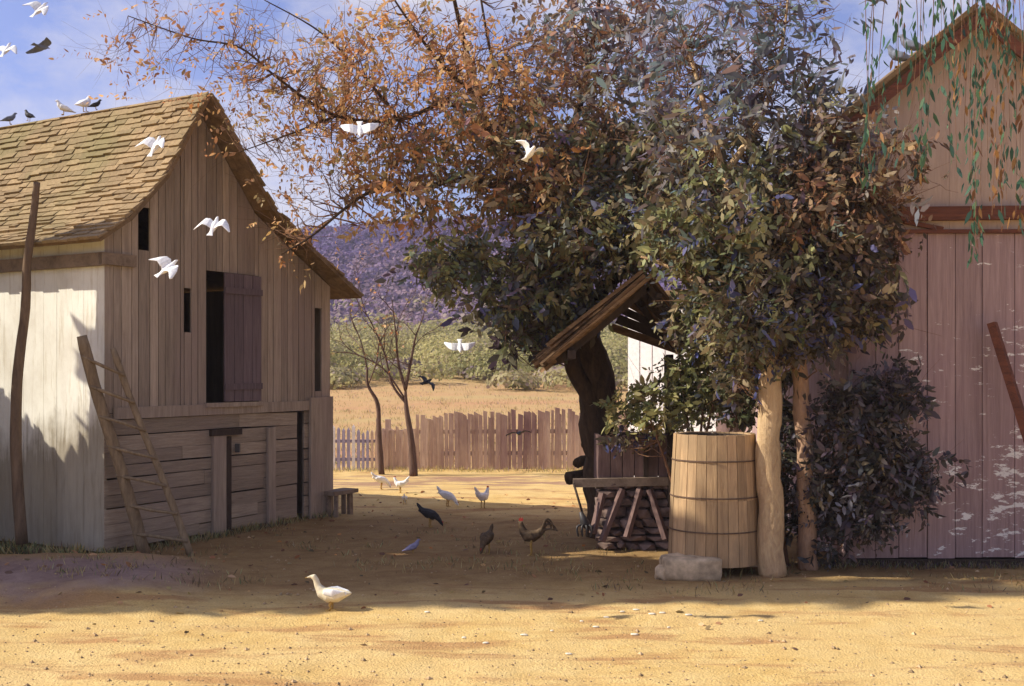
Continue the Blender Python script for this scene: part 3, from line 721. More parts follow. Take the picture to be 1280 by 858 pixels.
for a, b in (((753,617),(741,667)), ((778,612),(752,677)), ((800,612),(783,672)), ((812,612),(832,674))):
    q = MB(); q.bar(P(*b, YW-.25)*1, P(*a, YW-.14), .06,.05); q.build('strut', M['wellbox'], wl)
q = MB(); q.bar((P(807,0,YW).x,YW-.03,zmd+.02),(P(807,0,YW).x+.0,YW-.03,ztp-.06), .05,.03); q.build('cleat', M['dark'], wl)
# shelter: two slopes of rough boards on posts, open gable towards the yard
YS0, YS1 = 10.7, 12.2
RA, RL, RR = P(812,352,YS0), P(690,452,YS0), P(876,432,YS0)
sh = thing('board_shelter', 'sagging rough board roof over the well on dark posts', 'shelter', (RA.x, (YS0+YS1)/2, 0))
q = MB(); rs = random.Random(11)
def slab(a, b, ya, yb, th, ext, nlay):
    n = Vector((-(b.z-a.z), 0, b.x-a.x)).normalized(); n = n if n.z > 0 else -n
    for lay in range(nlay):
        y = ya+lay*.09
        while y < yb:
            wd = rs.uniform(.12,.22); e = rs.uniform(-.10, ext*1.25); e2 = rs.uniform(-.02,.13); h = lay*(th+.004)+rs.uniform(0,.03); tl = rs.uniform(-.06,.035)
            d = (b-a).normalized(); A = a-d*e2+n*h; Bq = b+d*e+n*(h+tl)
            f = lambda v, yy, k: Vector((v.x, yy, v.z))+n*k
            q.hexa([f(A,y,0), f(Bq,y+rs.uniform(-.03,.03),0), f(Bq,y+wd-.02,0), f(A,y+wd-.01,0), f(A,y,th), f(Bq,y+rs.uniform(-.03,.03),th), f(Bq,y+wd-.02,th), f(A,y+wd-.01,th)])
            y += wd+rs.uniform(0,.03)
slab(RA, RL, YS0-.1, YS1, .035, .12, 3); slab(RA+Vector((.05,0,-.04)), RR, YS0, YS1, .03, .08, 1)
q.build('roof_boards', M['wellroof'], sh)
for y in (YS0+.12, (YS0+YS1)/2, YS1-.12):
    q = MB(); up = Vector((0,0,-.05))
    for v in (RL, RR): q.bar(Vector((RA.x,y,RA.z-.05)), Vector((v.x,y,v.z))+up+(Vector((RA.x,0,RA.z))-Vector((v.x,0,v.z)))*.06, .06,.07)
    q.build('rafter', M['dark'], sh)
for f in (.18,.55,.92):
    for v in (RR,):
        q = MB(); c = RA.lerp(v, f); q.bar((c.x,YS0-.05,c.z-.03),(c.x,YS1+.05,c.z-.03), .05,.04); q.build('batten', M['dark'], sh)
c = RA.lerp(RL,.8); q = MB(); q.bar((c.x,YS0-.08,c.z-.09),(c.x,YS1+.05,c.z-.09), .08,.08); q.build('wall_plate', M['dark'], sh)
c = RA.lerp(RR,.72); q = MB(); q.bar((c.x,YS0-.02,c.z-.05),(c.x,YS1+.05,c.z-.05), .08,.08); q.build('wall_plate', M['dark'], sh)
for xx, y in ((P(838,0,11.4).x,11.4), (P(832,0,12.0).x+.03,12.0)):
    q = MB(); q.tube([(xx,y,0),(xx+.01,y,1),(xx-.01,y,ztp+.85 if xx > 1.2 else 1.95)], [.045,.042,.04], 7, wob=.1)
    q.build('post', M['dark'], sh, smooth=True)
for i in range(7):
    f = i*17
    a = P(764+f*.42, 409-f*.62, YS1-.03-.004*i); b = P(853-f*.55, 440-f*.78, YS1-.03-.004*i)
    if b.x-a.x < .05: continue
    q = MB(); q.bar(a, b, .025, .085+.02*(i%2)); q.build('gable_slat', M['dark'] if i % 3 else M['wellroof'], sh)
# staved vat
YV = 10.12; vc = Vector((P(893,0,YV).x, YV, 0)); zb, zt = .10, P(0,545,YV-.4).z
vat = thing('wooden_vat', 'big pale staved wooden vat with three thin iron hoops', 'vat', vc)
q = MB(); n = 26; r0, r1 = .425, .372
for i in range(n):
    a0, a1 = 2*math.pi*i/n+.006, 2*math.pi*(i+1)/n-.006; j = random.uniform(-.004,.004); tj = random.uniform(-.004,.004)
    def rg(r, z): return [vc+Vector((r*math.cos(a), r*math.sin(a), z)) for a in (a0, a1)]
    zm = (zb+zt)/2; rm = (r0+r1)/2+.004
    for (ra, za), (rb_, zc) in (((r0,zb),(rm,zm)), ((rm,zm),(r1,zt+tj))):
        o1 = rg(ra+j, za); i1 = rg(ra-.03, za); o2 = rg(rb_+j, zc); i2 = rg(rb_-.03, zc)
        q.hexa([o1[0],o1[1],i1[1],i1[0],o2[0],o2[1],i2[1],i2[0]])
q.build('staves', M['stave'], vat)
q = MB(); q.lathe([(0,zb+.05),(r0-.035,zb+.05),(r0-.035,zb+.08),(0,zb+.08)], vc, 26); q.build('bottom', M['stave'], vat)
q = MB(); q.lathe([(r1-.036,zt-.35),(r1-.033,zt-.015)], vc, 30); q.build('lining', M['dark'], vat, smooth=True)  # added dark band, paints the shade inside the rim
q = MB(); q.lathe([(0,zt-.06),(r1-.036,zt-.06)], vc, 26); wtr = NT('still_water'); wtr.bsdf((.01,.011,.012), .05, None, .5); q.build('water', wtr.m, vat)
for f in (.26,.52,.80):
    z = zb+(zt-zb)*f; r = (r0+(r1-r0)*f)+.004*(1-abs(f-.5)*2)+.004
    q = MB(); q.lathe([(r,z-.006),(r+.005,z-.006),(r+.005,z+.006),(r,z+.006),(r,z-.006)], vc, 40); q.build('hoop', M['hoop'], vat, smooth=False)
for i, (px, dx, dy, sz, lb) in enumerate(((856, 0, -.33, (.52,.36,.20), 'pale squared stone block under the front of the wooden vat'), (905, .12, .30, (.62,.22,.10), 'flat stone under the back of the wooden vat'))):
    p = Vector((P(px,0,YV).x+dx, YV+dy, 0)); q = MB()
    bm = bmesh.new(); bmesh.ops.create_cube(bm, size=1); bmesh.ops.subdivide_edges(bm, edges=bm.edges, cuts=5, use_grid_fill=True)
    vs = []
    for v in bm.verts:
        w_ = Vector((v.co.x*sz[0], v.co.y*sz[1], v.co.z*sz[2])); rr = Vector([math.copysign(min(abs(e), .47), e) for e in v.co])
        w_ = Vector((w_.x, w_.y, w_.z))*(1-.10*max(0, sorted(abs(e) for e in v.co)[1]*2-.8)/.2*.5)+Vector((noise.noise(v.co*3+Vector((i,0,0))), noise.noise(v.co*3+Vector((0,i,4))), noise.noise(v.co*3+Vector((7,0,i)))))*.018
        vs.append(p+w_+Vector((0,0,sz[2]/2-.005)))
    q.add(vs, [tuple(v.index for v in f.verts) for f in bm.faces]); bm.free()
    tag(q.build('stone_block', M['stone'], smooth=True), lb, 'stone')
p = Vector((P(826,0,9.95).x, 9.72, 0)); q = MB(); q.rock(p+Vector((0,0,.05)), (.10,.09,.09), 4, 3); tag(q.build('field_stone', M['stone'], smooth=True), 'small rounded stone left of the vat block', 'stone')
# fork leaning on the sill beam
fk = thing('garden_fork', 'dark garden fork leaning on the well sill beam', 'fork', P(731,668,11.2))
a, b = P(717,604,11.3), P(729,645,11.22)
q = MB(); q.tube([b, a.lerp(b,.5), a], [.013,.012,.012], 6); q.build('handle', M['dark'], fk, smooth=True)
q = MB(); q.tube([P(726,640,11.22), P(731,654,11.22), P(734,660,11.22)], [.018,.05,.028], 8)
q.build('socket', M['iron'], fk, smooth=True)
for px in (723, 728, 733, 738):
    q = MB(); q.tube(curve([P(731,655,11.22), P(px+ (px-731)*.2,659,11.17), P(px,671,11.18)], 4), [.012]*8+[.007], 5); q.build('tine', M['iron'], fk, smooth=True)
# logs heaped at the dark trunk
for i, (px, py, r) in enumerate(((727,597,.075),(738,601,.06),(729,578,.06),(735,556,.05))):
    c = P(px, py, 12.6); q = MB(); q.tube([c+Vector((-.16+.04*i,-.12,0)), c+Vector((.0,0,.015)), c+Vector((.25,.35,.02))], [r,r*1.05,r*.95], 9, wob=.12)
    tag(q.build('split_log', M['darkbark'], smooth=True), ['bottom log of the pile by the dark leaning trunk, thickest','dark log resting on the ground end nearest the trunk','second log up in the pile by the leaning trunk','topmost short log of the pile by the leaning trunk'][i], 'log', 'logs piled by the leaning trunk')
for i, (px, py) in enumerate(((731,625),(738,650))): pass

# ------------------------------------------------------------------ trees
T = 12.3
tr = [Vector((P(757,0,T).x, T, 0)), P(754,575,T), P(748,510,T), P(738,455,T), P(722,400,T), P(698,338,T), P(668,285,T)]
fork = tr[-1]
limbs = [(tr, .25, .15), ([P(757,640,T-.1), P(744,520,T-.12), P(716,450,T-.1), P(700,370,T-.05)], .14, .08),
  ([fork, P(640,240,12.2), P(612,165,12.2), P(590,90,12.75), P(570,10,12.0), P(556,-60,12)], .07, .014),
  ([P(622,190,12.2), P(628,120,12.9), P(612,60,12.4), P(598,-20,12.4)], .035, .010),
  ([P(640,240,12.2), P(580,225,11.8), P(520,236,11.6), P(465,240,11.5), P(430,262,11.3), P(390,295,11.1), P(352,318,10.8)], .042, .007),
  ([P(612,165,12.2), P(560,130,11.9), P(500,150,11.7), P(420,145,11.5), P(350,100,11.4), P(300,60,11.3), P(240,48,11.2), P(160,20,11.1)], .030, .005),
  ([P(598,120,12.2), P(560,90,12), P(520,40,11.9), P(480,-20,11.8)], .03, .008),
  ([fork, P(690,220,12.6), P(720,150,12.8), P(740,60,13), P(755,-40,13)], .075, .02),
  ([P(690,220,12.6), P(760,200,12.8), P(830,160,13), P(880,90,13)], .05, .012),
  ([P(698,338,T), P(640,335,12.4), P(590,325,12.9), P(545,340,12.2)], .05, .010),
  ([P(722,400,T), P(790,330,12.2), P(850,290,12), P(920,250,11.9)], .07, .02),
  ([P(420,145,11.5), P(370,165,11.3), P(300,190,11.2)], .018, .005),
  ([P(500,150,11.7), P(450,90,11.8), P(400,40,11.8), P(330,0,11.7)], .022, .006),
]
OR = {'orange':6,'rust':1.4,'straw':1.6,'green':.4}
MIXB = {'brown':4,'rust':2,'green':1.8,'orange':1.4,'blue':.35,'dark':.5,'teal':.6}
DG = {'brown':3.6,'green':2.6,'dark':1.2,'yellow':1,'teal':.9,'blue':.35}
clumps = [
  cl(520,110,12,150,110,1.2,250,17,{**OR}, L=.07, sr=.24, tw=.95, spray=2),
  cl(600,200,12.1,120,90,1.1,110,24,MIXB, L=.085, sr=.24),
  cl(400,130,11.6,130,100,.9,160,9,OR, L=.062, sr=.26, tw=.9, spray=2),
  cl(270,70,11.3,130,70,.7,80,6,OR, L=.058, sr=.28, tw=.9, spray=2),
  cl(180,55,11.2,75,60,.5,32,6,{'orange':3,'rust':5}, L=.06, sr=.26, tw=.85, spray=2),
  cl(400,240,11.4,80,70,.6,44,7,OR, L=.058, sr=.24, tw=.9, spray=2),
  cl(345,300,11.1,60,30,.4,7,4,OR, L=.055, sr=.2, tw=.9, spray=2),
  cl(490,240,11.6,60,60,.7,46,14,{'orange':3,'rust':2,'brown':2,'straw':2}, L=.08, sr=.22),
  cl(690,90,12.8,120,110,1.2,120,18,{'rust':3,'brown':3,'orange':1.5,'grey':1.5,'plum':1}, L=.085, sr=.26, spray=2),
  cl(700,230,12.3,110,80,1.2,130,34,MIXB, L=.09, sr=.25),
  cl(590,330,12.2,75,42,.8,62,26,{'green':3.4,'dark':.7,'brown':1.4,'yellow':1.4,'plum':1.2,'teal':1.2}, L=.095, sr=.20),
  cl(540,320,12.1,38,25,.5,22,20,{'green':3,'straw':2,'plum':1,'yellow':1}, L=.09, sr=.18),
  cl(660,385,12.0,70,45,.7,80,30,{'green':3,'dark':1.2,'brown':1.5,'yellow':1.3,'plum':1.4,'teal':1,'blue':.4}, L=.095, sr=.19),
  cl(655,425,12.0,38,18,.4,16,18,{'dark':2,'plum':2,'green':1}, L=.095, sr=.15),
  cl(745,300,11.8,90,55,1.1,130,36,DG, L=.09, sr=.22), cl(700,375,11.9,35,45,.5,40,30,DG, L=.09, sr=.18),
  cl(820,230,12.3,110,80,1.1,130,34,{'brown':4,'green':2,'rust':1.5,'dark':2,'grey':1}, L=.09, sr=.24),
  cl(790,190,12.0,70,110,.8,90,26,{'brown':4,'grey':2.5,'green':2,'rust':1}, L=.105, sr=.24, w=.36),
  cl(800,290,11.9,60,45,.6,60,30,DG, L=.09, sr=.2),
  cl(770,60,12.6,110,70,1.0,95,13,{'grey':2.5,'teal':2.6,'plum':1.6,'rust':2,'brown':1}, L=.13, sr=.28, w=.3, spray=2),
]
make_tree('autumn_tree', 'spreading orange and brown autumn tree with dark leaning trunk behind the well', 'tree', tr[0], limbs, clumps, M['darkbark'])

# two pale trunks at the vat, their crowns dense and dark
ta = [GP(966,721), P(962,640,9.86), P(958,560,9.86), P(962,500,9.86), P(960,440,9.86), P(948,370,9.9), P(935,300,10)]
la = [(ta, .125, .085), ([P(960,440,9.86), P(900,380,10.1), P(850,340,10.4), P(800,320,10.6)], .06,.015), ([P(935,300,10), P(905,220,10.3), P(880,130,10.6), P(860,60,10.8)], .06,.015),
      ([P(948,370,9.9), P(985,300,9.9), P(1010,230,10)], .05,.012), ([P(905,220,10.3), P(950,150,10.5), P(975,70,10.7), P(985,0,10.8)], .04,.01)]
ca = [cl(915,285,10.3,110,72,.75,170,38,DG, L=.085, sr=.21),
      cl(915,395,10.4,48,60,.5,75,34,{'yellow':3,'green':2.5,'brown':2,'dark':1.2,'blue':.8}, L=.08, sr=.17),
      cl(900,190,10.6,105,60,.8,90,15,{'brown':2.2,'grey':4,'dark':1.2,'green':1.5,'plum':1}, L=.115, w=.34, sr=.24),
      cl(900,90,10.8,125,80,.8,92,12,{'grey':2.5,'teal':2.6,'plum':1.6,'rust':1.2,'dark':1}, L=.12, sr=.28, w=.30, spray=2),
      cl(930,15,10.9,120,50,.7,56,12,{'grey':2.5,'teal':2.6,'plum':1.6,'rust':1}, L=.12, sr=.28, w=.30, spray=2),
      cl(950,380,9.65,60,55,.25,60,28,{'brown':3.5,'green':2,'dark':1.6,'blue':.4}, L=.08, sr=.17), cl(930,440,10.0,40,50,.35,40,26,{'brown':3,'dark':2.5,'green':1.4,'blue':.6}, L=.08, sr=.16)]
make_tree('pale_trunk_tree', 'dark crowned tree with the thicker pale yellowish trunk beside the vat', 'tree', ta[0], la, ca, M['palebark'], 'pale trunked trees beside the vat')
tb_ = [GP(1012,712), P(1008,640,10.15), P(1003,540,10.15), P(1000,480,10.15), P(999,415,10.15), P(1000,350,10.2), P(1012,280,10.2)]
lb_ = [(tb_, .092, .06), ([P(1000,350,10.2), P(1050,300,10.1), P(1095,260,10)], .04,.01), ([P(1012,280,10.2), P(1020,200,10.4), P(1010,110,10.6)], .045,.01), ([P(999,415,10.15), P(1050,385,10.0), P(1100,365,9.9)], .035,.01)]
cb = [cl(1030,270,10.1,90,70,.55,135,36,{'brown':4,'rust':2,'dark':2,'plum':.8}, L=.085, sr=.21),
      cl(1030,370,10.0,88,65,.5,130,36,{'dark':3,'brown':3,'plum':1,'green':.8,'blue':.35}, L=.085, sr=.19),
      cl(985,405,9.75,70,38,.22,64,26,{'dark':3,'brown':2,'blue':.5}, L=.08, sr=.16),
      cl(1020,175,10.3,80,50,.6,60,17,{'grey':3,'brown':3,'plum':1.5,'yellow':.8}, L=.095, sr=.23),
      cl(1010,90,10.6,80,70,.6,44,8,{'grey':2.5,'teal':2.6,'plum':1.6,'dark':1}, L=.135, sr=.25, w=.30, spray=2),
      cl(1115,215,9.9,60,50,.3,34,11,{'rust':2,'brown':3,'grey':1}, L=.10, sr=.2, w=.35, spray=2)]
make_tree('pale_trunk_tree', 'dark crowned tree with the thinner pinkish trunk nearer the mauve barn', 'tree', tb_[0], lb_, cb, M['pinkbark'], 'pale trunked trees beside the vat')

# shrubs
def shrub(name, label, base, stems, clumps, bark='twig', group=None):
    limbs = [([base+Vector((random.uniform(-.06,.06), random.uniform(-.05,.05), 0)), base.lerp(Vector(q), .5)+Vector((random.uniform(-.08,.08),0,.05)), Vector(q)], .022, .008) for q in stems]
    return make_tree(name, label, 'shrub', base, limbs, clumps, M[bark], group)
shrub('climbing_vine', 'yellow green leafy vine behind the vat, hanging under the shelter', Vector((P(870,0,10.75).x, 10.75, 0)),
  [P(800,490,10.7), P(850,470,10.7), P(900,470,10.6), P(930,500,10.6), P(890,420,10.7)],
  [cl(810,508,10.75,46,26,.2,34,26,{'yellow':4,'green':2,'dark':1,'straw':1}, L=.075, sr=.15),
   cl(880,480,10.75,52,44,.2,76,30,{'yellow':3.5,'green':3,'brown':1.2,'dark':1,'blue':.3}, L=.075, sr=.15),
   cl(925,490,10.7,30,40,.2,32,26,{'brown':2,'green':2,'dark':2}, L=.075, sr=.14),
   cl(856,400,10.58,24,26,.12,22,24,{'brown':3,'green':2,'dark':1.5,'blue':.6}, L=.075, sr=.14),
   cl(790,545,11.1,40,12,.1,14,16,{'dark':2,'brown':2,'blue':.7}, L=.07, sr=.1)])
shrub('dark_shrub', 'dense dark shrub in front of the mauve barn wall', GP(1060,700)*1.0,
  [P(1060,560,10.0), P(1120,500,10.0), P(1140,590,10.0), P(1030,530,10.1), P(1090,620,10)],
  [cl(1070,575,10.05,62,105,.28,150,34,{'dark':5,'grey':1.4,'plum':1.2,'brown':1}, L=.075, sr=.16),
   cl(1115,490,10.05,42,32,.2,40,26,{'dark':5,'plum':1.6,'grey':.8}, L=.075, sr=.14),
   cl(1135,600,10.05,40,42,.2,44,24,{'dark':5,'plum':1.6,'grey':.8}, L=.075, sr=.14),
   cl(1030,640,10.25,35,60,.15,40,26,{'dark':5,'grey':1}, L=.07, sr=.14)])
shrub('ivy_stem', 'dark ivy between the two pale trunks', Vector((P(985,0,10.4).x, 10.4, 0)), [P(985,600,10.4), P(982,500,10.4)],
  [cl(984,580,10.42,18,130,.12,60,24,{'dark':5,'grey':2,'green':1}, L=.07, sr=.12)])

# bare saplings in the yard end
def bare(name, label, pts, brs, r0):
    base = Vector((pts[0].x, pts[0].y, 0)); pts[0] = base
    rt = thing(name, label, 'tree', base, 'bare trees by the paling fence'); q = MB(); cv = curve(pts, 5)
    q.tube(cv, [r0+(.018-r0)*i/(len(cv)-1) for i in range(len(cv))], 7, wob=.08); q.build('trunk', M['greybark'], rt, smooth=True)
    q = MB()
    def grow(p, d, L, r, dep):
        path = [p]
        for i in range(4):
            d = (d+Vector((random.gauss(0,.16), random.gauss(0,.16), random.gauss(.05,.12)))).normalized(); path.append(path[-1]+d*L/4)
        q.tube(path, [r*(1-.15*i) for i in range(5)], 4, cap=False)
        if dep:
            for i in (2,3,4,4):
                dd = (d+Vector((random.gauss(0,.6), random.gauss(0,.5), random.gauss(.15,.3)))).normalized(); grow(path[i], dd, L*random.uniform(.4,.65), r*.5, dep-1)
    for pth, r in brs:
        cv = curve(pth, 5); q.tube(cv, [r+(.008-r)*i/(len(cv)-1) for i in range(len(cv))], 5)
        for i in range(4, len(cv), 3):
            d = (cv[i]-cv[i-2]).normalized()+Vector((random.gauss(0,.6), random.gauss(0,.6), random.gauss(.2,.3)))
            grow(cv[i], d.normalized(), random.uniform(.3,.7), .011, 2)
    q.build('branches', M['greybark'], rt, smooth=True, fixn=False)
    lv = Leaves(); vs = [q.v[i] for i in range(0, len(q.v), 11)]; k = min(60, len(vs)); sel = random.sample(vs, k)
    lv.add(np.array([list(v) for v in sel]), pal({'orange':2,'straw':2}, k), .07, .6); lv.build('leaves', rt)
    return rt
Y1 = 19.8
bare('bare_tree', 'slender bare tree with forking branches before the paling fence, taller of two', [P(517,592,Y1), P(514,550,Y1), P(508,510,Y1), P(507,485,Y1)],
 [([P(507,488,Y1), P(498,455,Y1), P(495,420,Y1-.1), P(490,375,Y1-.2)], .035), ([P(507,486,Y1), P(514,450,Y1), P(520,420,Y1), P(530,395,Y1)], .035), ([P(508,505,Y1), P(490,480,Y1), P(480,440,Y1), P(462,400,Y1), P(450,385,Y1)], .028), ([P(507,500,Y1), P(480,462,Y1), P(450,445,Y1), P(430,440,Y1)], .02)], .085)
bare('bare_tree', 'thin crooked bare sapling by the picket fence, shorter of two', [P(477,592,Y1+.2), P(474,545,Y1+.2), P(472,505,Y1+.2), P(460,482,Y1+.2), P(459,460,Y1+.2)],
 [([P(459,462,Y1+.2), P(452,430,Y1+.2), P(440,400,Y1+.2)], .016), ([P(460,482,Y1+.2), P(470,455,Y1+.1), P(474,430,Y1)], .014)], .06)

# weeping willow: trunk right of the frame, strands hanging before the mauve barn
wb = Vector((6.4, 9.0, 0)); rt = thing('weeping_willow', 'weeping willow hanging green and rust strands before the mauve barn gable', 'tree', wb)
q = MB(); q.tube(curve([wb, wb+Vector((-.1,0,1.5)), wb+Vector((.1,-.1,3.4)), wb+Vector((-.1,-.1,5.4)), wb+Vector((-.3,-.1,6.8))], 5), [.32-.011*i for i in range(21)], 10, wob=.06)
q.build('trunk', M['darkbark'], rt, smooth=True)
q = MB(); lv = Leaves()
arms = [curve([wb+Vector((.0,-.1,4.6)), P(1290,-60,9.1), P(1220,-110,8.9), P(1130,-90,8.8), P(1070,-45,8.8)], 6), curve([wb+Vector((0,-.1,5.2)), P(1330,-100,8.7), P(1240,-140,8.6), P(1160,-110,8.5)], 6), curve([wb+Vector((0,0,5)), P(1340,-60,9.6), P(1270,-90,9.5), P(1190,-70,9.4)], 6), curve([wb+Vector((-.1,0,6.5)), wb+Vector((.8,.6,7.2)), wb+Vector((1.8,1,6.6))], 6)]
for a in arms: q.tube(a, [.06-.002*i for i in range(len(a))], 6)
strands = [(1100,195,.1),(1085,175,.1),(1122,205,.1),(1090,240,0),(1078,230,0),(1130,60,.6),(1118,90,.6),(1155,225,.1),(1150,235,0),(1160,190,.2),(1215,330,0),(1220,320,.1),(1224,300,.1),(1212,250,.3),(1196,215,.2),(1205,170,.8),(1196,140,.8),(1188,190,.2),(1235,230,.5),(1240,270,.9),(1252,290,.9),(1255,200,.8),(1258,250,.4),(1262,160,.2),(1270,265,.3),(1276,120,.2),(1244,110,.6),(1228,120,.2),(1180,110,.2),(1170,70,.1),(1275,290,.9),(1140,130,.0),(1210,90,.2),(1248,40,.6),(1232,60,.7),(1262,30,.2)]
for px, ye, rust in strands:
    Y = random.uniform(8.5, 9.5); x = P(px,0,Y).x
    a = min((v for ar in arms for v in ar), key=lambda v: (v.x-x)**2+((v.y-Y)*.6)**2)
    end = P(px, ye, Y); top = Vector((x+random.uniform(-.05,.05), a.y*.5+Y*.5, max(a.z-.25, end.z+.4)))
    pth = curve([a, top, top.lerp(end,.5)+Vector((random.uniform(-.04,.04),0,0)), end], 6)
    q.tube(pth, [.005]*6+[.0035]*6+[.002]*7, 3, cap=False)
    n = int((top.z-end.z)*42)
    for k in range(n):
        f = k/n
        if random.random() > (.22 if f < .35 else .30 if (int(f*7+px) % 3) else .75): continue
        p = top.lerp(end, f)
        lv.add(np.array([[p.x+random.gauss(0,.02), p.y+random.gauss(0,.03), p.z]]), pal({'wrust':rust*.6, 'willow':1-rust*.6+.02}, 1), .10, .26, 0, np.array([[random.gauss(0,.22), random.gauss(0,.25), -1.]]))
q.build('branches', M['twig'], rt, smooth=True, fixn=False); lv.build('leaves', rt)

# shade trees left of the picture: their shadow lies over the yard
def shade_tree(label, x, y, h, r, zlo, n, m):
    b = Vector((x, y, 0)); zc = (h+zlo)/2
    make_tree('shade_tree', label, 'tree', b, [([b, b+Vector((.05,0,zlo)), b+Vector((0,.05,h*.85))], .16, .04)],
      [dict(c=(x,y,zc), r=(r[0],r[1],(h-zlo)/2), n=n, m=m, pal={'brown':2,'green':3,'dark':1}, L=.20, sr=.20, w=.6)], M['darkbark'], 'shade trees left of the yard', twig=False)
SHADE = [(-8.3, 9.72, 8.2, (1.7,1.0), .5, 420, 40), (-10.6, 9.45, 9.7, (1.7,.95), 1.2, 480, 40), (-7.2, 10.75, 2.85, (1.1,.9), .2, 300, 40), (-8.4, 11.5, 3.5, (1.2,1.0), .2, 300, 40), (-13.5, 8.42, 15.5, (1.0,.30), .8, 560, 40)]
for i, a in enumerate(SHADE):
    shade_tree(['narrow leafy tree left of the yard, shading the ground before the barn', 'taller leafy tree left of the yard', 'low leafy tree shading the foot of the limewashed wall', 'bushy tree beside the limewashed wall', 'slim tall poplar farthest left of the yard'][i], *a)

# ------------------------------------------------------------------ birds
def remesh(mb, voxel=.006, name='body', mat=None, parent=None, smooth=7):
    o = mb.build(name, mat, None, fixn=True); md = o.modifiers.new('r', 'REMESH'); md.mode = 'VOXEL'; md.voxel_size = voxel; md.use_smooth_shade = True
    sm = o.modifiers.new('s', 'SMOOTH'); sm.factor = .5; sm.iterations = smooth
    dg = bpy.context.evaluated_depsgraph_get(); me = bpy.data.meshes.new_from_object(o.evaluated_get(dg)); old = o.data
    o.modifiers.clear(); o.data = me; me.name = name; bpy.data.meshes.remove(old)
    me.polygons.foreach_set('use_smooth', [True]*len(me.polygons))
    if not me.materials: me.materials.append(mat)
    if parent: o.parent = parent
    return o
def wing(mb, side, up, sweep, span, fold=0.):
    # stations along the span: root, wrist, tip
    st = [(0, .0, .085), (.28, .03, .10), (.5, .025, .088), (.75, -.03, .07), (1, -.11-sweep, .022)]
    n = 10; k = len(st); vs = []
    for f, xc, ch in st:
        y = .025+f*span*math.cos(up*(1 if f < .5 else 1-fold*.6)); zz = .01+f*span*math.sin(up)-fold*span*max(0, f-.45)
        for j in range(n):
            a = 2*math.pi*j/n; vs.append(Vector((xc+ch*math.cos(a), side*y, zz+.010*math.sin(a)-.012*math.cos(a))))
    fs = [(i*n+j, i*n+(j+1)%n, (i+1)*n+(j+1)%n, (i+1)*n+j) for i in range(k-1) for j in range(n)]+[tuple(range(n)), tuple((k-1)*n+j for j in range(n))]
    mb.add(vs, fs)
def flying(mat, up=(.5,.5), fold=.5, span=.26):
    q = MB(); q.loft([((-.21,0,.0),.055,.006), ((-.13,0,.0),.032,.012), ((-.06,0,0),.038,.036), ((.03,0,0),.048,.046), ((.09,0,.012),.034,.034), ((.125,0,.03),.024,.024), ((.15,0,.033),.021,.022), ((.172,0,.030),.010,.010), ((.195,0,.024),.004,.004)])
    wing(q, 1, up[0], 0, span, fold); wing(q, -1, up[1], 0, span, fold)
    return q
FLY = {}
def fly(px, py, Y, yaw, roll, pitch, mat, pose, size, label, grp):
    key = (mat, pose)
    c = P(px, py, Y)
    rt = thing('flying_pigeon', label, 'bird', c, grp)
    if key not in FLY:
        up, fold = {'v': ((.75,.75),.7), 'flat': ((.25,.25),.55), 'up': ((1.05,1.0),.35), 'tilt': ((.9,.35),.6), 'm': ((.55,.55),1.0)}[pose]
        o = remesh(flying(M[mat], up, fold), .007, 'body', M[mat]); FLY[key] = o
        q = MB(); q.tube([(.178,0,.029),(.2,0,.022)], [.007,.002], 6); bk = q.build('beak', M['horn'], None, smooth=True); FLY[key, 'b'] = bk
        o.parent = rt; bk.parent = rt
    else:
        for k2 in (key, (key, 'b')):
            o = FLY[k2].copy(); COL.objects.link(o); o.parent = rt
    rt.rotation_euler = (roll, pitch, yaw); rt.scale = (size,)*3
FG = 'pigeons flying over the yard'
for a in [
 (195,183,8,R(55),R(12),R(-55),'white','v',0.50,'white pigeon flying across the shingle roof'),
 (268,283,8,R(75),R(8),R(-48),'white','m',0.50,'white pigeon flying before the gable above the loft hatch'),
 (210,336,8,R(30),R(30),R(-35),'white','tilt',0.52,'white pigeon flying just left of the loft hatch'),
 (450,163,8.3,R(-80),R(6),R(50),'white','m',0.52,'white pigeon with spread wings among the orange branches'),
 (662,193,8.3,R(-70),R(-20),R(-15),'white','up',0.57,'white pigeon with raised wing before the brown foliage'),
 (575,434,14.5,R(-85),0,R(45),'white','flat',0.74,'white pigeon gliding before the violet hill'),
 (50,13,15,R(40),R(25),R(-45),'white','tilt',0.80,'white pigeon highest in the sky at far left'),
 (8,63,15,R(70),R(5),R(-50),'white','flat',0.76,'white pigeon half out of view over the barn roof'),
 (52,59,15,R(65),R(-22),0,'grey','flat',0.76,'slate grey pigeon in the sky over the barn ridge'),
 (533,478,14.5,R(60),R(35),R(-10),'black','flat',0.63,'black bird flying before the yellow field'),
 (649,542,14.5,R(80),R(-8),0,'black','flat',0.60,'black bird skimming low before the paling fence'),
 (1094,3,15,R(-88),0,0,'grey','flat',0.71,'slate grey pigeon at the top edge left of the mauve barn roof')]: fly(*a, FG)

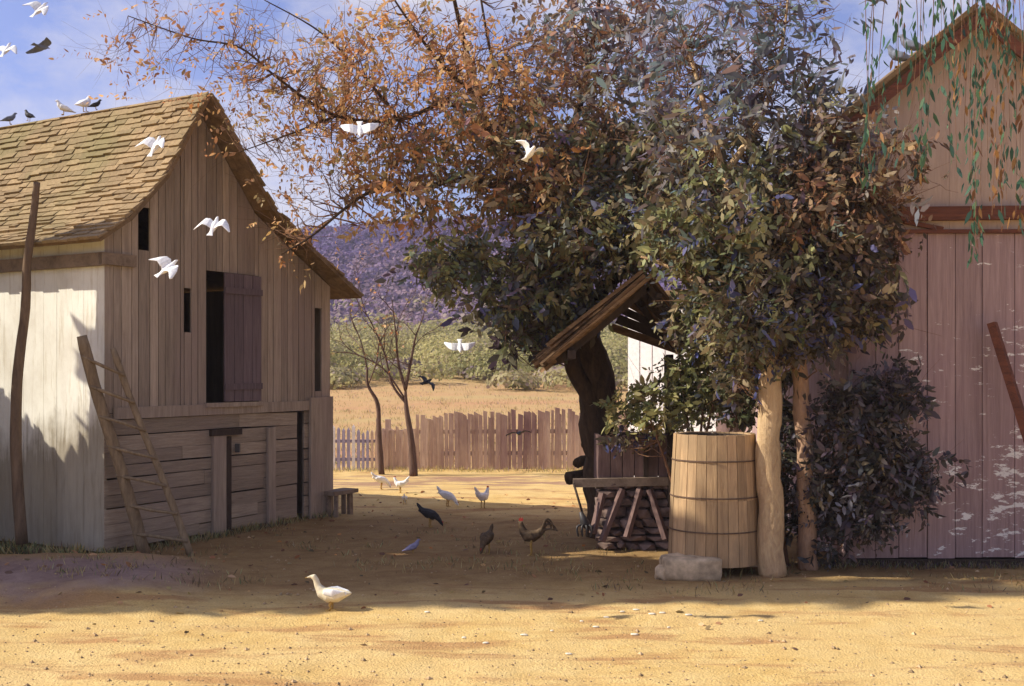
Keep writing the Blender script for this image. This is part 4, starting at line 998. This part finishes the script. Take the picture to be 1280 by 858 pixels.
def perched(mat):       # standing pigeon, facing +x, feet at z=0
    q = MB(); q.loft([((-.19,0,.05),.022,.006), ((-.11,0,.075),.035,.02), ((-.04,0,.10),.052,.05), ((.03,0,.125),.055,.055), ((.07,0,.165),.040,.042), ((.085,0,.205),.026,.027), ((.10,0,.225),.024,.025), ((.12,0,.226),.014,.014), ((.145,0,.218),.004,.004)])
    for s in (-1,1): q.loft([((.05,s*.045,.135),.012,.03), ((-.03,s*.054,.11),.014,.04), ((-.13,s*.03,.07),.008,.018)])
    return q
PER = {}
def perch(p, yaw, mat, size, label, grp):
    rt = thing('perched_pigeon', label, 'bird', p, grp)
    if mat not in PER:
        o = remesh(perched(M[mat]), .007, 'body', M[mat]); o.parent = rt; L = [o]
        for s in (-1,1):
            q = MB(); q.tube([(.0,s*.022,.085),(.005,s*.024,.0)], [.006,.006], 5)
            for an in (-.5,0,.5): q.tube([(.005,s*.024,.004),(.005+.035*math.cos(an), s*.024+.035*math.sin(an), .003)], [.005,.003], 4)
            l_ = q.build('leg', M['horn'], None); l_.parent = rt; L.append(l_)
        PER[mat] = L
    else:
        for o in PER[mat]:
            c = o.copy(); COL.objects.link(c); c.parent = rt
    rt.rotation_euler = (0,0,yaw); rt.scale = (size,)*3
apx = Rp[0]
def ridge(px):
    best = min((abs(640+F*B(apx[0],u,0).x/B(apx[0],u,0).y-px), u) for u in [i*.01-.3 for i in range(500)])
    return B(apx[0], best[1], apx[1]+.075)
for px, yaw, mat, sz, lb in ((80,R(200),'white',.72,'white pigeon perched on the barn ridge, left of the white pair'), (106,R(70),'white',.85,'white pigeon perched upright on the barn ridge, right of the white pair'), (120,R(10),'black',.5,'black bird crouched on the barn ridge beside the white pigeon'),
    (36,R(150),'black',.6,'black bird perched on the barn ridge towards the left'), (12,R(20),'grey',.62,'slate grey pigeon perched leftmost on the barn ridge')):
    perch(ridge(px), yaw, mat, sz, lb, 'pigeons perched on the barn ridge')
for px, py, lb in ((1137,74,'slate pigeon perched higher on the mauve barn roof edge'), (1121,90,'slate pigeon perched lower on the mauve barn roof edge')):
    x = P(px,0,YB).x; perch(Vector((x, YB-.05, ztop(x)+.11)), R(160), 'grey', .9, lb, 'pigeons perched on the mauve barn roof')

def hen_mesh(kind):
    q = MB()
    if kind == 'peck': st = [((-.21,0,.33),.02,.05), ((-.14,0,.29),.055,.06), ((-.05,0,.25),.088,.088), ((.05,0,.22),.085,.085), ((.12,0,.19),.055,.055), ((.175,0,.13),.036,.036), ((.205,0,.08),.03,.03), ((.222,0,.055),.018,.018), ((.236,0,.028),.005,.005)]
    elif kind == 'cock': st = [((-.17,0,.36),.02,.05), ((-.12,0,.31),.05,.06), ((-.04,0,.27),.085,.085), ((.05,0,.27),.082,.085), ((.10,0,.33),.055,.06), ((.125,0,.40),.040,.042), ((.14,0,.455),.032,.034), ((.165,0,.462),.018,.018), ((.19,0,.455),.005,.005)]
    elif kind == 'duck': st = [((-.24,0,.20),.02,.012), ((-.18,0,.19),.05,.035), ((-.09,0,.17),.085,.075), ((.02,0,.17),.092,.085), ((.10,0,.20),.065,.066), ((.145,0,.27),.038,.038), ((.165,0,.335),.033,.033), ((.19,0,.37),.034,.034), ((.225,0,.368),.022,.018), ((.275,0,.355),.018,.006)]
    else: st = [((-.22,0,.36),.02,.05), ((-.14,0,.29),.055,.06), ((-.05,0,.24),.088,.088), ((.05,0,.24),.085,.088), ((.105,0,.29),.055,.06), ((.13,0,.35),.038,.040), ((.15,0,.395),.031,.033), ((.175,0,.40),.018,.018), ((.20,0,.393),.005,.005)]
    q.loft(st, 14)
    mid = st[2][0]; fr = st[3][0]
    for s in (-1,1): q.loft([((fr[0]+.02,s*.07,fr[2]+.02),.014,.035), ((mid[0]+.02,s*.088,mid[2]+.015),.016,.055), ((mid[0]-.10,s*.06,mid[2]+.03),.01,.03)])
    if kind == 'cock':
        for i, (dx, dz) in enumerate(((-.12,.14),(-.18,.10),(-.2,.03),(-.15,.17))):
            b = Vector((-.15, (i-1.5)*.012, .34)); q.tube(curve([b, b+Vector((dx*.5,0,dz*1.0)), b+Vector((dx,0,dz*.75)), b+Vector((dx*1.2,0,dz*.1))], 4), [.02]*4+[.017]*4+[.013]*4+[.006], 6)
    if kind in ('hen', 'peck'):
        b = Vector(st[0][0]); q.tube([b+Vector((.06,0,-.03)), b+Vector((-.02,0,.06)), b+Vector((-.045,0,.10))], [.04,.03,.012], 7)
    return q, st
HEN = {}
def hen(px, py, yaw, mat, kind, size, label, grp, cat='hen', name='hen'):
    p = GP(px, py); p.z = gz(p.x, p.y)-.004; rt = thing(name, label, cat, p, grp)
    key = (mat, kind)
    if key not in HEN:
        q, st = hen_mesh(kind); L = [remesh(q, .008, 'body', M[mat])]
        hz_ = st[2][0][2]-.07
        for s in (-1,1):
            q = MB(); fx = -.005 if kind != 'peck' else .0
            q.tube([(fx-.02,s*.04,hz_+.03),(fx,s*.042,hz_-.04),(fx-.012,s*.042,.045),(fx,s*.042,.006)], [.024,.013,.009,.009], 6)
            for an in (-.6,0,.6,3.14): q.tube([(fx,s*.042,.008),(fx+.05*math.cos(an),s*.042+.05*math.sin(an),.004)], [.008,.004], 5)
            L.append(q.build('leg', M['horn'], None, smooth=True))
        if kind != 'duck':
            hd = Vector(st[-3][0]); q = MB(); up = Vector((0,0,1)) if kind != 'peck' else Vector((.5,0,.6))
            bx = hd+up*.03+Vector((-.005,0,0)); h = .05 if kind == 'cock' else .028
            q.add([bx+Vector((-.03,-.005,-.008)), bx+Vector((.025,-.005,-.008)), bx+Vector((.03,-.005,h*.6)), bx+Vector((.012,-.005,h*.5)), bx+Vector((.005,-.005,h)), bx+Vector((-.008,-.005,h*.5)), bx+Vector((-.022,-.005,h*.9)), bx+Vector((-.034,-.005,h*.3)),
                   bx+Vector((-.03,.005,-.008)), bx+Vector((.025,.005,-.008)), bx+Vector((.03,.005,h*.6)), bx+Vector((.012,.005,h*.5)), bx+Vector((.005,.005,h)), bx+Vector((-.008,.005,h*.5)), bx+Vector((-.022,.005,h*.9)), bx+Vector((-.034,.005,h*.3))],
                  [tuple(range(8)), tuple(range(15,7,-1))]+[(i,(i+1)%8,8+(i+1)%8,8+i) for i in range(8)])
            L.append(q.build('comb', M['comb'], None))
        else:
            q = MB(); q.loft([((.222,0,.366),.020,.014), ((.25,0,.36),.018,.008), ((.285,0,.354),.016,.004)], 8); L.append(q.build('bill', M['horn'], None, smooth=True))
        for o in L: o.parent = rt
        HEN[key] = L
    else:
        for o in HEN[key]:
            c = o.copy(); COL.objects.link(c); c.parent = rt
    rt.rotation_euler = (0,0,yaw); rt.scale = (size,)*3
    return rt
HG = 'hens scratching in the yard'
hen(413,762,R(172),'cream','duck',.70,'cream and white duck walking at the edge of the shade','ducks and hens', 'duck', 'duck')
q = MB()
for s in (-1,1): q.loft([((.06,s*.078,.215),.014,.03), ((-.05,s*.092,.21),.02,.05), ((-.20,s*.05,.20),.012,.022)], 10)
dk = [o for o in bpy.data.objects if o.name.startswith('duck')][0]; o = remesh(q, .008, 'folded_wings', M['white']); o.parent = dk; o['label'] = 'bright white folded wings'
hen(477,612,R(20),'white','peck',0.66,'white hen pecking farthest left by the mauve shade strip',HG)
hen(500,617,R(170),'white','hen',0.57,'small white hen standing right of the farthest pecking one',HG)
hen(506,630,R(90),'white','peck',0.39,'white chick alone in the sunny yard',HG)
hen(560,633,R(-20),'white','peck',0.66,'white hen pecking in the middle of the sunny yard',HG)
hen(604,635,R(50),'white','hen',0.66,'white hen standing upright, rightmost of the white ones',HG)
hen(538,659,R(-15),'black','peck',0.67,'dark hen with raised tail at the edge of the barn shade',HG)
hen(608,692,R(250),'brown','peck',0.67,'brown speckled hen pecking left of the rooster',HG)
hen(663,694,R(172),'brown','cock',0.72,'brown rooster with arched tail in the middle of the yard',HG, 'rooster', 'rooster')
p = GP(516,692); perch(p, R(20), 'violet', .6, 'violet grey pigeon walking on the yard earth', 'pigeons on the ground')
# scattered pale scraps on the sunny foreground
rs = random.Random(5)
for i, (px, py) in enumerate(((758,774),(745,785),(795,765),(815,771),(828,770),(861,772),(836,785),(951,778),(793,793),(711,815),(655,795),(727,778),(778,768),(580,797),(534,767),(607,803),(690,790))):
    p = GP(px, py); q = MB(); w_ = rs.uniform(.014,.034); q.rock(p+Vector((0,0,gz(p.x,p.y)+.006)), (w_, w_*.6, .007), i*1.7, 2)
    tag(q.build('pebble', M['pebble'], smooth=True), 'small pale pebble lying on the sunny foreground sand', 'pebble', 'pale pebbles on the foreground')

hb = MB(); hb.hexa([(-405,-45,-14),(405,-45,-14),(405,605,-14),(-405,605,-14),(-405,-45,60),(405,-45,60),(405,605,60),(-405,605,60)])
t = NT('thin_haze'); t.t.nodes.remove(t.t.nodes[0]) if False else None
pv = t.n('ShaderNodeVolumePrincipled'); pv.inputs['Color'].default_value = (.93,.90,.96,1); pv.inputs['Density'].default_value = .0007; pv.inputs['Anisotropy'].default_value = .1
t.l(pv.outputs[0], t.out.inputs['Volume'])
tag(hb.build('haze', t.m), 'pale air haze over the yard and hills', 'haze', kind='stuff')
# ------------------------------------------------------------------ camera, sun, sky
cam = bpy.data.cameras.new('camera'); co = bpy.data.objects.new('camera', cam); COL.objects.link(co); S.camera = co
cam.sensor_width = 36; cam.lens = F/1280*36; cam.shift_y = (HZ-429)/1280; cam.clip_end = 3000; cam.clip_start = .05
co.location = (0,0,CH); co.rotation_euler = (R(90),0,0)
SD = Vector((-1, -.05, 0)).normalized(); EL = R(38)
sun = bpy.data.lights.new('sun', 'SUN'); sun.energy = 5.0; sun.angle = R(.5); sun.color = (1,.92,.78)
so = bpy.data.objects.new('sun', sun); COL.objects.link(so)
dvec = Vector((SD.x*math.cos(EL), SD.y*math.cos(EL), math.sin(EL))); so.rotation_euler = dvec.to_track_quat('Z','Y').to_euler(); so.location = dvec*30
w = bpy.data.worlds.new('World'); S.world = w; w.use_nodes = True; t = w.node_tree; t.nodes.clear()
out = t.nodes.new('ShaderNodeOutputWorld'); bg = t.nodes.new('ShaderNodeBackground'); bg.inputs['Strength'].default_value = .105
sky = t.nodes.new('ShaderNodeTexSky'); sky.sky_type = 'NISHITA'; sky.sun_disc = False; sky.sun_elevation = EL; sky.sun_rotation = math.atan2(SD.x, SD.y)
sky.air_density = 1.0; sky.dust_density = 1.5
tc = t.nodes.new('ShaderNodeTexCoord'); mp = t.nodes.new('ShaderNodeMapping'); mp.inputs['Scale'].default_value = (1,1,1.8)
n = t.nodes.new('ShaderNodeTexNoise'); n.inputs['Scale'].default_value = 2.6; n.inputs['Detail'].default_value = 9; n.inputs['Roughness'].default_value = .62
rp = t.nodes.new('ShaderNodeValToRGB'); rp.color_ramp.elements[0].position = .45; rp.color_ramp.elements[1].position = .66; rp.color_ramp.elements[0].color = (.02,.02,.02,1); rp.color_ramp.elements[1].color = (1,1,1,1)
mx = t.nodes.new('ShaderNodeMix'); mx.data_type = 'RGBA'; mx.inputs[7].default_value = (6.6,6.2,6.3,1)
t.links.new(tc.outputs['Generated'], mp.inputs[0]); t.links.new(mp.outputs[0], n.inputs['Vector']); t.links.new(n.outputs['Fac'], rp.inputs[0]); t.links.new(rp.outputs[0], mx.inputs[0])
tn = t.nodes.new('ShaderNodeMix'); tn.data_type = 'RGBA'; tn.blend_type = 'MULTIPLY'; tn.inputs[0].default_value = 1; tn.inputs[7].default_value = (.80,.82,1.24,1); t.links.new(sky.outputs[0], tn.inputs[6])
t.links.new(tn.outputs[2], mx.inputs[6]); t.links.new(mx.outputs[2], bg.inputs['Color']); t.links.new(bg.outputs[0], out.inputs[0])
S.view_settings.view_transform = 'Standard'; S.view_settings.look = 'None'; S.view_settings.exposure = .42; S.view_settings.gamma = 1
